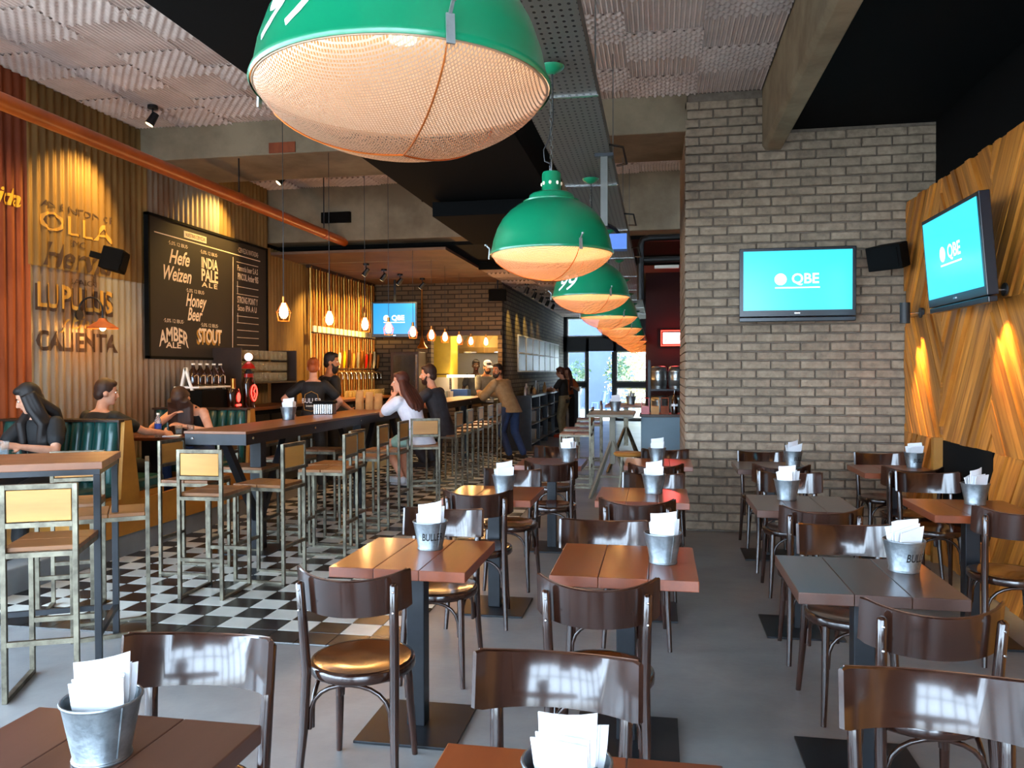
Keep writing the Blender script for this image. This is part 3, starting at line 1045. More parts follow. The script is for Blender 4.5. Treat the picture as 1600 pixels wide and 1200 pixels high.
# ================================================================== steel stools
def make_stool():
    t = thing('bar_stool', 'x', 'stool', group='steel and wood bar stools')
    w, d, s = 0.155, 0.2, 0.024
    for sx in (-1, 1):
        MB().b2(sx * w - s / 2, sx * w + s / 2, -d - s / 2, -d + s / 2, 0, 1.04).build('rear_post', 'raw_steel', t, bevel=0.002)
        MB().b2(sx * w - s / 2, sx * w + s / 2, d - s / 2, d + s / 2, 0, 0.715).build('front_leg', 'raw_steel', t, bevel=0.002)
        MB().b2(sx * w - s / 2, sx * w + s / 2, -d + s / 2, d - s / 2, 0.0, s).build('floor_runner', 'raw_steel', t)
        MB().b2(sx * w - s / 2, sx * w + s / 2, -d + s / 2, d - s / 2, 0.69, 0.715).build('side_rail', 'raw_steel', t)
    for y, z, nm in ((-d, 0.7025, 'seat_rail'), (d, 0.7025, 'seat_rail'), (-d, 0.28, 'foot_rail'), (d, 0.28, 'foot_rail'), (-d, 1.028, 'top_rail'), (-d, 0.845, 'back_rail')):
        MB().b2(-w + s / 2, w - s / 2, y - s / 2, y + s / 2, z - s / 2, z + s / 2).build(nm, 'raw_steel', t)
    for k in range(2):
        MB().b2(-w - 0.012, w + 0.012, -0.185 + k * 0.2, 0.008 + k * 0.2, 0.715, 0.738).build('seat_board', 'seat_wood', t, bevel=0.003)
    MB().b2(-w + s / 2 + 0.004, w - s / 2 - 0.004, -d - 0.009, -d + 0.009, 0.862, 1.012).build('back_panel', 'back_wood', t, bevel=0.002)
    return t
stool0 = make_stool()
_first = [True]
def stool(x, y, deg, lab):
    if _first[0]:
        _first[0] = False
        stool0.location = (x, y, 0); stool0.rotation_euler = (0, 0, math.radians(deg)); stool0['label'] = lab
        return stool0
    return copy_tree(stool0, None, (x, y, 0), math.radians(deg), lab)
RT = 28
stool(-2.99, 3.52, RT - 3, 'steel stool at the near left edge, its back to the viewer')
stool(-3.263, 4.32, 125, 'steel stool seen side on at the end of the tilted high table')
stool(-3.78, 4.62, 180 + RT, 'steel stool behind the tilted high table, facing the viewer')
stool(-3.1, 5.2, 2, 'steel stool with a pale back panel at the near end of the long bar table')
for k, (y, a) in enumerate(((5.63, 86), (6.54, 92), (6.92, 88), (7.6, 92), (8.25, 90))):
    stool(-2.9 + (0.08 if k in (1,) else 0), y, a, '%s steel stool on the aisle side of the long bar table' % ('nearest', 'second', 'third', 'fourth', 'fifth')[k])
for k, y in enumerate((5.75, 6.6, 7.4, 8.2)):
    stool(-3.6, y, 270, '%s steel stool on the booth side of the long bar table' % ('nearest', 'second', 'third', 'farthest')[k])
stool(-2.66, 8.9, 20, 'steel stool the woman in the white shirt sits on')
stool(-2.8, 10.3, 88, 'steel stool the man in the dark shirt sits on')
for k, y in enumerate((11.0, 11.7, 12.4, 13.1)):
    stool(-2.82, y, 90, '%s empty steel stool along the second bar table' % ('first', 'second', 'third', 'fourth')[k])

# ================================================================== high tables
def long_table(x0, x1, y0, y1, lab):
    cx, cy = (x0 + x1) / 2, (y0 + y1) / 2
    t = thing('long_bar_table', lab, 'table', (cx, cy, 0), 0, 'long bar tables')
    w, l = (x1 - x0) / 2, (y1 - y0) / 2
    MB().b2(-w, w, -l, l, HT - 0.022, HT).build('top_board', 'high_top', t, bevel=0.003)
    f = MB()
    f.b2(-w + 0.005, -w + 0.025, -l + 0.01, l - 0.01, HT - 0.11, HT - 0.022)
    f.b2(w - 0.025, w - 0.005, -l + 0.01, l - 0.01, HT - 0.11, HT - 0.022)
    f.b2(-w + 0.025, w - 0.025, -l + 0.01, -l + 0.03, HT - 0.11, HT - 0.022)
    f.b2(-w + 0.025, w - 0.025, l - 0.03, l - 0.01, HT - 0.11, HT - 0.022)
    f.build('apron', 'black_steel', t)
    n = max(2, int((y1 - y0) / 1.0))
    for k in range(n + 1):
        y = -l + 0.12 + (2 * l - 0.24) * k / n
        for sx in (-1, 1):
            MB().sph((sx * (w - 0.003), y, HT - 0.06), (0.006, 0.013, 0.013), 8, 5).build('bolt', 'chrome', t)
    MB().sph((-w + 0.07, -l + 0.008, HT - 0.06), (0.013, 0.006, 0.013), 8, 5).build('bolt', 'chrome', t)
    m = max(2, int((y1 - y0) / 1.6))
    for k in range(m):
        y = -l + 0.7 + (2 * l - 1.4) * k / max(1, m - 1)
        MB().bar((0, y, 0.0), (0, y, HT - 0.1), 0.1, 0.1).build('column', 'black_steel', t)
        for sy in (-1, 1):
            MB().bar((0, y, 0.25), (0, y + sy * 0.55, HT - 0.1), 0.06, 0.06).build('strut', 'black_steel', t)
        MB().b2(-0.2, 0.2, y - 0.25, y + 0.25, 0, 0.015).build('base_plate', 'black_steel', t)
    return t
long_table(-3.74, -3.2, 5.82, 9.62, 'long high bar table with a brown top and black bolted frame')
long_table(-3.76, -3.22, 10.0, 14.9, 'second long bar table farther back under the hanging bulbs')
# tilted high table at the left edge
ca, sa = math.cos(math.radians(RT)), math.sin(math.radians(RT))
th = thing('high_table', 'high wooden table on a black steel frame at the left edge', 'table', (-2.89, 3.76, 0), math.radians(RT))
for k in range(3):
    MB().b2(-1.3, 0, k * 0.2 + 0.0008, k * 0.2 + 0.1992, HT - 0.04, HT).build('board', 'high_top', th, bevel=0.003)
f = MB()
f.b2(-1.28, -0.015, 0.012, 0.042, HT - 0.07, HT - 0.04); f.b2(-1.28, -0.015, 0.558, 0.588, HT - 0.07, HT - 0.04)
f.b2(-0.045, -0.015, 0.042, 0.558, HT - 0.07, HT - 0.04); f.b2(-1.28, -1.25, 0.042, 0.558, HT - 0.07, HT - 0.04)
f.build('frame', 'black_steel', th)
for x in (-1.265, -0.03):
    for y in (0.027, 0.573):
        MB().b2(x - 0.017, x + 0.017, y - 0.017, y + 0.017, 0, HT - 0.07).build('leg', 'black_steel', th, bevel=0.002)
    MB().b2(x - 0.013, x + 0.013, 0.044, 0.556, 0.16, 0.19).build('stretcher', 'black_steel', th)
MB().b2(-1.25, -0.05, 0.56, 0.585, 0.16, 0.19).build('stretcher', 'black_steel', th)

# ================================================================== booths
PZ = 0.19
def channel_back(t, y, sgn, x0=-5.6, x1=-4.5, z0=0.58, z1=1.17):
    n = 10
    w = (x1 - x0) / n
    for k in range(n):
        cx = x0 + (k + 0.5) * w
        m = MB()
        rings = []
        for z, o, r in ((z0, 0.0, 0.8), (z0 + 0.06, 0.01, 1), (z0 + 0.25, 0.0, 1), (z1 - 0.12, -0.035, 1), (z1 - 0.03, -0.045, 0.9), (z1, -0.06, 0.45)):
            rings.append(((cx, y + sgn * (o), z), (w / 2 * (0.99), 0, 0), (0, 0.055 * r, 0)))
        m.loft(rings, 14)
        m.build('channel_cushion', 'leather', t, smooth=60)
def booth(name_lab, y, both, low_to):
    t = thing('booth_bench', name_lab, 'booth', (0, 0, 0), 0, 'green channel backed booths')
    y0 = y
    MB().b2(-5.62, -4.49, y + 0.03, y + 0.12, PZ, 1.15).build('back_frame', 'dark_wood', t)
    MB().b2(-5.62, -4.46, y - 0.01, y + 0.16, 1.15, 1.17).build('cap_rail', 'dark_wood', t)
    channel_back(t, y, -1)
    MB().b2(-5.6, -4.5, y - 0.52, y - 0.03, 0.52, 0.64).build('seat_cushion', 'leather', t, bevel=0.03)
    MB().b2(-5.6, -4.5, y - 0.5, y + 0.03, PZ, 0.52).build('seat_box', 'plywood', t)
    lo = y - 0.5
    hi = low_to
    poly = [(lo, PZ), (hi, PZ), (hi, 0.50), (y + 0.26, 0.46), (y + 0.15, 1.16), (y + 0.06, 1.16), (y + 0.0, 0.50), (lo, 0.50)]
    MB().prism(poly, lambda a, z: (-4.49, a, z), lambda a, z: (-4.455, a, z)).build('end_panel', 'plywood', t)
    if both:
        channel_back(t, y + 0.18, 1)
        MB().b2(-5.6, -4.5, y + 0.22, y + 0.68, 0.52, 0.64).build('seat_cushion', 'leather', t, bevel=0.03)
        MB().b2(-5.6, -4.5, y + 0.12, y + 0.66, PZ, 0.52).build('seat_box', 'plywood', t)
    return t
booth('green leather double booth with a plywood end panel near the left edge', 6.02, True, 7.6)
booth('green leather booth bench behind the woman with hanging hair', 8.15, False, 8.45)
for y0, y1, lab in ((4.55, 5.32, 'brown booth table at the left edge in front of the woman in black'), (6.86, 7.52, 'brown booth table between the two green benches')):
    t = thing('booth_table', lab, 'table', (-5.0, (y0 + y1) / 2, PZ), 0, 'booth tables')
    l = (y1 - y0) / 2
    MB().b2(-0.6, 0.62, -l, l, 0.725, 0.76).build('top_board', 'booth_top', t, bevel=0.008)
    MB().b2(-0.05, 0.05, -0.05, 0.05, 0.01, 0.725).build('post', 'black_steel', t)
    MB().b2(-0.3, 0.3, -0.25, 0.25, 0, 0.012).build('base_plate', 'black_steel', t)

# ---- things on the booth tables
def tumbler(x, y, z, lab, r=0.036, h=0.095):
    t = thing('tumbler', lab, 'glass', (x, y, z), 0, 'tumblers on the booth tables')
    MB().lathe([(0, 0.0), (r * 0.85, 0), (r, h), (r - 0.002, h), (r * 0.8, 0.012), (0, 0.012)], 20).build('glass', 'clear_glass', t, smooth=40)
    MB().lathe([(0, 0.013), (r * 0.79, 0.013), (r * 0.87, h * 0.55), (0, h * 0.55)], 16).build('water', 'water', t, smooth=40)
    return t
tumbler(-4.83, 5.2, 0.95, 'clear tumbler of water in front of the woman in black', 0.042, 0.105)
tumbler(-4.68, 7.2, 0.95, 'empty clear tumbler left of the pair on the far booth table')
tumbler(-4.6, 7.28, 0.95, 'clear tumbler right of the pair on the far booth table')
t = thing('water_bottle', 'clear plastic water bottle with a blue label on the booth table', 'bottle', (-4.75, 6.97, 0.95))
MB().lathe([(0, 0), (0.03, 0), (0.032, 0.02), (0.032, 0.13), (0.026, 0.165), (0.013, 0.195), (0.013, 0.21), (0, 0.21)], 20).build('body', 'water', t, smooth=40)
MB().lathe([(0.0335, 0.075), (0.0335, 0.125)], 20).build('label', 'label_blue', t, smooth=60)
MB().cyl((0, 0, 0.21), 0.014, 0.018).build('cap', 'white_paint', t, smooth=40)
tag(MB().box((0, 0, 0.006), (0.16, 0.12, 0.012)).build('paper_napkin', 'napkin', None, (-4.62, 7.0, 0.95), 0.4, bevel=0.003), 'white folded napkin lying on the booth table', 'napkin')

# ================================================================== pendant lamps
LAMP_Y = [1.46 + 2.14 * k for k in range(9)]
LX, LZ = -0.475, 2.1
SHADE = [(0.278, -0.006), (0.281, 0.0), (0.278, 0.008), (0.272, 0.02), (0.264, 0.06), (0.247, 0.11), (0.222, 0.155), (0.19, 0.19), (0.155, 0.216), (0.128, 0.23), (0.128, 0.236), (0.118, 0.24), (0.104, 0.243), (0.1, 0.262), (0.085, 0.272), (0.05, 0.278), (0.044, 0.284), (0.043, 0.36), (0.038, 0.368), (0.0, 0.37)]
def shade_at(z):
    for (r0, z0), (r1, z1) in zip(SHADE[2:], SHADE[3:]):
        if z0 <= z <= z1:
            return r0 + (r1 - r0) * (z - z0) / max(1e-6, z1 - z0)
    return 0.27
def make_lamp():
    t = thing('pendant_lamp', 'x', 'lamp', group='green factory pendant lamps')
    sh = MB().lathe(SHADE, 64).build('shade', 'green_enamel', t, smooth=50)
    MB().lathe([(r - 0.004, z) for r, z in SHADE[1:11]] + [(0.05, 0.225), (0, 0.226)], 48).build('reflector', 'lamp_inside', t, smooth=60)
    for k in range(8):
        a = 2 * PI * k / 8
        MB().sph((0.0425 * math.cos(a), 0.0425 * math.sin(a), 0.315), (0.007, 0.007, 0.009), 8, 6).build('vent', 'lamp_inside', sh)
    # wire guard: a bowl of crossing wires
    D, R0 = 0.118, 0.272
    def bowl(x, y):
        q = (x * x + y * y) / (R0 * R0)
        return -D * math.sqrt(max(0.0, 1 - q)) ** 1.35
    g = MB()
    step, ww = 0.0052, 0.001
    n = int(R0 / step)
    for ax in (0, 1):
        for k in range(-n, n + 1):
            c = k * step
            if abs(c) >= R0 - 0.002: continue
            ext = math.sqrt(R0 * R0 - c * c)
            m = max(6, int(26 * ext / R0))
            vs, fs = [], []
            for i in range(m + 1):
                s = -ext * math.cos(PI * i / m)
                for o in (-ww, ww):
                    x, y = (s, c + o) if ax == 0 else (c + o, s)
                    vs.append((x, y, bowl(x, y) - (0.0006 if ax else 0)))
            fs = [(2 * i, 2 * i + 2, 2 * i + 3, 2 * i + 1) for i in range(m)]
            g.add(vs, fs)
    gm = bpy.data.meshes.new('wire_guard')
    gm.from_pydata(g.v, [], g.f)
    gm.materials.append(MATS['wire'])
    go = bpy.data.objects.new('wire_guard', gm)
    COL.objects.link(go)
    go.parent = t
    MB().tube([(R0 * math.cos(2 * PI * k / 64), R0 * math.sin(2 * PI * k / 64), -0.004) for k in range(64)], 0.003, 6, closed=True).build('guard_ring', 'wire', t, smooth=60)
    for a in (-0.995, -0.995 + 2 * PI / 3, -0.995 + 4 * PI / 3):
        pts = []
        for k in range(15):
            s = R0 * k / 14
            pts.append((s * math.cos(a), s * math.sin(a), bowl(s * 0.9999, 0) - 0.002))
        MB().tube(pts, 0.0018, 5).build('guard_rib', 'cage', t, smooth=60)
    for k in range(3):
        a = 2 * PI * k / 3 - 0.995
        c, s = math.cos(a), math.sin(a)
        cl = MB()
        cl.bar((0.287 * c, 0.287 * s, -0.018), (0.284 * c, 0.284 * s, 0.03), 0.014, 0.004, up=(c, s, 0))
        cl.bar((0.284 * c, 0.284 * s, 0.03), (0.30 * c, 0.30 * s, 0.045), 0.005)
        cl.sph((0.302 * c, 0.302 * s, 0.047), 0.006, 8, 5)
        cl.build('clip', 'zinc', t)
    MB().lathe([(0, 0.09), (0.025, 0.095), (0.034, 0.12), (0.03, 0.15), (0.018, 0.18), (0.018, 0.22), (0, 0.22)], 16).build('bulb', 'bulb_hot', t, smooth=60)
    # hook and chain up to the canopy on the cable tray
    MB().lathe([(0.012, 0.368), (0.012, 0.4), (0.004, 0.43), (0, 0.43)], 10).build('hook', 'chrome', t, smooth=40)
    ch = MB()
    zt = 2.93 - LZ
    z = 0.425
    k = 0
    while z < zt - 0.02:
        pts = []
        for j in range(10):
            a = 2 * PI * j / 10
            u, w = 0.006 * math.cos(a), 0.013 * math.sin(a)
            pts.append((u, 0, z + 0.012 + w) if k % 2 == 0 else (0, u, z + 0.012 + w))
        ch.tube(pts, 0.0016, 4, closed=True)
        z += 0.021
        k += 1
    ch.build('chain', 'tray_metal', t)
    MB().tube([(0.01, 0.0, 0.4), (-0.03, 0.0, 0.42), (-0.035, 0, 0.47), (-0.01, 0, 0.52), (0.008, 0, 0.6), (0.006, 0, zt)], 0.003, 5).build('cord', 'cable_black', t, smooth=60)
    MB().lathe([(0, zt - 0.022), (0.02, zt - 0.02), (0.055, zt + 0.002), (0.06, zt + 0.012), (0, zt + 0.014)], 24).build('canopy', 'green_enamel', t, smooth=50)
    return t
lamp0 = make_lamp()
names9 = ('nearest', 'second', 'third', 'fourth', 'fifth', 'sixth', 'seventh', 'eighth', 'farthest')
lamps = [lamp0] + [copy_tree(lamp0) for k in range(8)]
for k, y in enumerate(LAMP_Y):
    t = lamps[k]
    t.location = (LX, y, LZ)
    t['label'] = '%s green enamel pendant lamp with a wire guard, in the row' % names9[k]
    if k in (0, 2, 5):
        an0 = {0: -2.13, 2: -2.25, 5: -2.0}[k]
        vs, fs = text_geo('99', 0.15, shear=0.35, bold=0.006)
        vs, fs = cut_geo(vs, fs, 0.012)
        vs, fs = cut_geo(vs, fs, 0.012, 1)
        out = []
        for x, yy in vs:
            z = 0.078 + yy
            r = shade_at(z) + 0.0015
            a = an0 + x / 0.25
            out.append((r * math.cos(a), r * math.sin(a), z))
        m = MB(); m.add(out, fs)
        m.build('number', 'white_paint', t)
    light('lamp_light', 'POINT', (0, 0, 0.06), LAMP_W * (0.16 if k == 0 else 1.0), WARM, t, 0.05)

# ---- cable tray over the lamps
tm = bpy.data.materials.new('tray_perforated')
tm.use_nodes = True
N, L = tm.node_tree.nodes, tm.node_tree.links
b = N['Principled BSDF']
tc = N.new('ShaderNodeTexCoord')
vm = N.new('ShaderNodeVectorMath'); vm.operation = 'MULTIPLY'; vm.inputs[1].default_value = (1 / 0.035, 1 / 0.05, 0)
fr_ = N.new('ShaderNodeVectorMath'); fr_.operation = 'FRACTION'
sb = N.new('ShaderNodeVectorMath'); sb.operation = 'SUBTRACT'; sb.inputs[1].default_value = (0.5, 0.5, 0)
ln = N.new('ShaderNodeVectorMath'); ln.operation = 'LENGTH'
lt = N.new('ShaderNodeMath'); lt.operation = 'LESS_THAN'; lt.inputs[1].default_value = 0.2
mx = N.new('ShaderNodeMix'); mx.data_type = 'RGBA'
mx.inputs[6].default_value = (*hx('#6a6862'), 1); mx.inputs[7].default_value = (*hx('#161514'), 1)
L.new(tc.outputs['Object'], vm.inputs[0]); L.new(vm.outputs[0], fr_.inputs[0]); L.new(fr_.outputs[0], sb.inputs[0]); L.new(sb.outputs[0], ln.inputs[0])
L.new(ln.outputs['Value'], lt.inputs[0]); L.new(lt.outputs[0], mx.inputs[0]); L.new(mx.outputs[2], b.inputs['Base Color'])
b.inputs['Metallic'].default_value = 0.5; b.inputs['Roughness'].default_value = 0.5
MATS['tray_perforated'] = tm
tr = thing('cable_tray', 'perforated grey cable tray running above the green lamps', 'cable tray', (0, 0, 0))
y = -1.81
while y < 20:
    m = MB()
    m.b2(-0.685, -0.3, y + 0.004, y + 1.946, 2.955, 2.96)
    m.b2(-0.685, -0.681, y + 0.004, y + 1.946, 2.96, 3.03); m.b2(-0.304, -0.3, y + 0.004, y + 1.946, 2.96, 3.03)
    m.build('tray_section', 'tray_perforated', tr)
    MB().b2(-0.69, -0.295, y - 0.012, y + 0.012, 2.948, 2.955).build('joint_strip', 'chrome', tr)
    for x in (-0.6, -0.38):
        MB().bar((x, y + 0.9, 3.03), (x, y + 0.9, ZC + 0.03 if y < 10 else 3.4), 0.008).build('hanger', 'tray_metal', tr)
    y += 1.95
MB().b2(-0.56, -0.43, 2.6, 2.75, 2.93, 2.953).build('junction_box', 'cable_black', tr)
MB().tube([(-0.5, 2.68, 2.93), (-0.52, 2.75, 2.88), (-0.54, 2.9, 2.85), (-0.55, 3.05, 2.9)], 0.006, 6).build('red_cable', 'cable_red', tr, smooth=60)
for k, (a, b_) in enumerate(((5.0, 5.4), (7.2, 7.6), (9.2, 9.7))):
    MB().tube([(-0.3, a, 2.97), (-0.22, a + 0.1, 2.98), (-0.2, (a + b_) / 2, 2.9), (-0.27, b_, 2.94)], 0.008, 6).build('cable_loop', 'cable_black', tr, smooth=60)
# drop arm with a small screen unit under the tray
dp = thing('speaker_arm', 'dark hanging arm with a small blue box under the cable tray', 'bracket', (-0.34, 5.15, 2.955))
MB().b2(-0.022, 0.022, -0.02, 0.02, -0.46, 0.0).build('arm', 'tray_metal', dp)
MB().b2(-0.06, 0.06, -0.03, 0.03, -0.02, 0.0).build('bracket', 'black_steel', dp)
MB().b2(0.03, 0.14, 0.05, 0.15, -0.6, -0.5).build('box', 'sky_blue_plastic', dp)
MB().tube([(0, 0, -0.44), (0.06, 0.1, -0.46), (0.1, 0.15, -0.5)], 0.012, 6).build('joint', 'black_steel', dp, smooth=60)

# ---- black air duct and unit
dt = thing('air_duct', 'big black rectangular air duct under the ceiling', 'duct', (-1.4, 0, 3.0))
MB().b2(-0.55, 0.55, YB, 7.15, 0.0, 0.5).build('duct_body', 'duct_black', dt, bevel=0.004)
for y in (0.5, 2.5, 4.5, 6.5):
    MB().b2(-0.56, 0.56, y, y + 0.03, 0.002, 0.51).build('flange', 'duct_black', dt)
    for x in (-0.4, 0.4):
        MB().bar((x, y, 0.5), (x, y, ZC + 0.03 - 3.0), 0.01).build('hanger', 'tray_metal', dt)
au = thing('air_unit', 'dark grey air unit at the end of the black duct', 'air unit', (-1.37, 7.2, 2.86))
MB().b2(-0.48, 0.48, -0.75, 0.75, 0.0, 0.12).build('casing', 'duct_black', au, bevel=0.004)
MB().b2(-0.1, 0.44, 0.2, 0.85, -0.05, 0.0).build('grille_box', 'duct_black', au)
for x in (-0.4, 0.4):
    MB().bar((x, 0.6, 0.12), (x, 0.6, ZC + 0.03 - 2.86), 0.01).build('hanger', 'tray_metal', au)

# ---- orange pipe along the left side
op = thing('orange_pipe', 'thick orange pipe running under the ceiling on the left', 'pipe', (-4.5, 0, 3.46))
MB().tube([(0, YB, 0), (0, 11.05, 0)], 0.062, 20).build('pipe', 'orange_pipe', op, smooth=60)
for y in (1.0, 4.2, 8.05, 10.3):
    MB().tube([(0, y, 0), (0, y + 0.07, 0)], 0.069, 20).build('clamp', 'orange_pipe', op, smooth=40)
    MB().bar((0, y + 0.03, 0.06), (0, y + 0.03, ZC + 0.03 - 3.46 if not 7.9 < y < 9.1 else 0.44), 0.012).build('hanger', 'black_steel', op)
# black pipes beyond the column
bpz = thing('black_pipe', 'black bent pipe high up beyond the brick column', 'pipe', (0, 0, 0))
MB().tube([(XR, 10.6, 3.3), (0.3, 10.6, 3.3), (-0.12, 10.6, 3.3), (-0.2, 10.6, 3.28), (-0.23, 10.6, 3.2), (-0.23, 10.6, 2.9), (-0.23, 10.6, 2.5)], 0.045, 12).build('pipe', 'cable_black', bpz, smooth=60)
MB().tube([(XR, 10.6, 3.02), (0.3, 10.6, 3.02), (-0.2, 10.62, 3.02)], 0.04, 12).build('pipe', 'cable_black', bpz, smooth=60)
MB().b2(-0.05, 0.26, 10.56, 10.62, 2.9, 2.94).build('bracket', 'kitchen_white', bpz)

# ================================================================== televisions
def tv(lab, loc, R, w=1.04, h=0.65, scr='screen', soundbar=True, group='wall televisions'):
    t = thing('television', lab, 'television', loc, 0, group)
    t.rotation_mode = 'QUATERNION'
    t.rotation_quaternion = R.to_quaternion()
    MB().b2(-w / 2, w / 2, 0, 0.07, 0, h).build('casing', 'tv_black', t, bevel=0.006)
    s = MB().b2(-w / 2 + 0.035, w / 2 - 0.035, -0.004, 0.0, 0.06, h - 0.03).build('screen', scr, t)
    m = MB()
    fn = lambda x, y: (x, -0.0055, h * 0.54 + y)
    vs, fs = text_geo('QBE', 0.13, bold=0.02)
    m.add([fn(x + 0.07, y) for x, y in vs], fs)
    a = [( -0.15 + 0.055 * math.cos(2 * PI * k / 20), 0.055 * math.sin(2 * PI * k / 20)) for k in range(20)]
    m.add([fn(*p) for p in a], [tuple(range(20))])
    m.add([fn(-0.2, -0.085), fn(0.2, -0.085), fn(0.2, -0.073), fn(-0.2, -0.073)], [(0, 1, 2, 3)])
    m.build('logo', 'screen_logo', s)
    MB().b2(-0.025, 0.025, -0.003, 0.0, 0.026, 0.038).build('badge', 'chrome', t)
    if soundbar:
        MB().b2(-w / 2 + 0.0, w / 2, 0.004, 0.06, -0.045, -0.004).build('speaker_strip', 'tv_black', t, bevel=0.006)
    return t
t1 = tv('wide television with a cyan screen on the grey brick wall', (1.275, 7.83, 2.075), Matrix.Identity(3), 1.04, 0.645)
MB().b2(-0.2, 0.2, 0.07, 0.18, 0.15, 0.45).build('wall_mount', 'black_steel', t1)
R2 = Matrix.Rotation(-PI / 2, 3, 'Z') @ Matrix.Rotation(math.radians(5), 3, 'X')
t2 = tv('tilted television with a cyan screen on the timber wall', (2.03, 6.03, 2.04), R2, 1.1, 0.66)
MB().b2(-0.2, 0.2, 0.07, 0.12, 0.12, 0.5).build('mount_plate', 'black_steel', t2)
MB().bar((0, 0.1, 0.3), (0, 0.235, 0.3), 0.06, 0.12).build('mount_arm', 'black_steel', t2)
t3 = tv('small television with a blue screen above the bar taps', (-4.88, 14.4, 2.22), Matrix.Rotation(math.radians(8), 3, 'Z'), 0.86, 0.66, 'screen_blue', False)
MB().bar((0, 0.05, 0.66), (0, 0.08, 1.08), 0.04).build('ceiling_pole', 'black_steel', t3)

# ================================================================== loudspeakers
def speaker(lab, loc, rz, tilt, arm):
    t = thing('loudspeaker', lab, 'speaker', loc, 0, 'wall loudspeakers')
    t.rotation_mode = 'QUATERNION'
    t.rotation_quaternion = (Matrix.Rotation(rz, 3, 'Z') @ Matrix.Rotation(tilt, 3, 'X')).to_quaternion()
    MB().prism([(-0.17, -0.1), (0.17, -0.1), (0.12, 0.1), (-0.12, 0.1)], lambda x, y: (x, y, -0.11), lambda x, y: (x, y, 0.11)).build('cabinet', 'black_paint', t, bevel=0.008)
    MB().b2(-0.14, 0.14, -0.108, -0.1, -0.085, 0.085).build('grille', 'black_paint', t)
    MB().b2(-0.03, 0.03, 0.1, 0.1 + arm, -0.03, 0.03).build('bracket', 'black_paint', t)
    return t
speaker('black loudspeaker on the corrugated wall over the painted lettering', (-5.38, 7.2, 2.7), PI / 2 + 0.45, 0.25, 0.12)
speaker('black loudspeaker in the corner between brick and timber', (2.06, 7.74, 2.6), -0.85, 0.25, 0.06)
sp3 = speaker('black loudspeaker hanging near the kitchen corner', (-3.0, 14.9, 3.02), 0.2, 0.15, 0.05)
MB().bar((0, 0.05, 0.1), (0, 0.1, 0.3), 0.03).build('ceiling_stem', 'black_steel', sp3)

# ================================================================== sconces on the timber wall
for k, (y, z) in enumerate(((7.5, 2.07), (5.78, 2.1), (3.9, 2.08))):
    t = thing('wall_sconce', ('black cylinder sconce on the timber wall near the brick corner', 'black cylinder sconce on the timber wall under the tilted television', 'black cylinder sconce nearest the viewer')[k], 'sconce', (2.12, y, z), 0, 'cylinder wall sconces')
    MB().lathe([(0.04, -0.09), (0.042, -0.09), (0.042, 0.09), (0, 0.092)], 20).build('cylinder', 'tv_back', t, smooth=40)
    MB().tube([(0.04, 0, 0), (0.13, 0, 0)], 0.008, 8).build('arm', 'chrome', t, smooth=60)
    MB().tube([(0.12, 0, 0), (0.145, 0, 0)], 0.045, 16).build('wall_plate', 'tv_back', t, smooth=40)
    MB().lathe([(0, -0.05), (0.03, -0.05), (0.03, -0.04), (0, -0.04)], 12).build('lamp', 'bulb', t)
    light('sconce_light', 'SPOT', (0.0, 0, -0.06), SCONCE_W, (1.0, 0.6, 0.16), t, 0.03, aim=(0.13, 0, -0.45), spot=0.95, blend=0.7)
# ---- goose neck lamp on the corrugated wall
t = thing('gooseneck_lamp', 'rusty gooseneck lamp glowing on the corrugated wall', 'lamp', (-5.63, 7.0, 2.02))
pts = [(0.0, 0, 0.12)] + [(0.14 - 0.13 * math.cos(a), 0, 0.16 + 0.13 * math.sin(a)) for a in [PI * k / 10 for k in range(0, 11)]] + [(0.27, 0, 0.06)]
MB().tube(pts, 0.009, 8).build('arm', 'black_steel', t, smooth=60)
MB().tube([(0.0, 0, 0.12), (0.02, 0, 0.12)], 0.05, 14).build('wall_plate', 'black_steel', t, smooth=40)
MB().lathe([(0.14, -0.02), (0.145, -0.015), (0.1, 0.02), (0.05, 0.05), (0.03, 0.08), (0, 0.085)], 28, (0.27, 0, 0)).build('shade', 'rust', t, smooth=50)
MB().sph((0.27, 0, -0.01), 0.032, 12, 8).build('bulb', 'bulb_hot', t, smooth=60)
light('gooseneck_light', 'POINT', (0.27, 0, -0.05), 6, WARM, t, 0.03)

# ================================================================== spotlights on the ceiling
def spotlight(lab, loc, aim, power, spot=1.1, color=(1.0, 0.6, 0.16), drop=0.13, blend=0.8):
    t = thing('ceiling_spotlight', lab, 'spotlight', loc, 0, 'ceiling spotlights')
    d = (Vector(aim) - Vector(loc)).normalized()
    MB().cyl((0, 0, -0.03), 0.05, 0.03).build('base', 'black_steel', t, smooth=40)
    MB().bar((0, 0, -0.03), (0, 0, -drop), 0.012).build('stem', 'black_steel', t)
    c = Vector((0, 0, -drop))
    MB().tube([c - d * 0.06, c + d * 0.07], [0.035, 0.045], 16).build('head', 'black_steel', t, smooth=40)
    MB().tube([c + d * 0.068, c + d * 0.073], 0.038, 16).build('lens', 'bulb_hot', t)
    light('spot_light', 'SPOT', c + d * 0.09, power, color, t, 0.03, aim=c + d * 2, spot=spot, blend=blend)
    return t
spotlight('black ceiling spotlight glowing over the painted corrugated wall', (-5.0, 7.3, ZC - 0.0), (-5.66, 6.85, 2.75), SPOT_W * 1.2, 1.4)
spotlight('added unseen ceiling spotlight lighting the rusty sheet at the left edge', (-5.1, 4.5, ZC), (-5.66, 5.9, 2.7), SPOT_W * 0.8, 1.1)  # extra spotlight added out of view to light the rusty sheet
spotlight('small ceiling spotlight between the beams above the menu board', (-4.9, 9.9, ZC), (-5.66, 9.3, 3.1), SPOT_W * 0.9, 1.3)
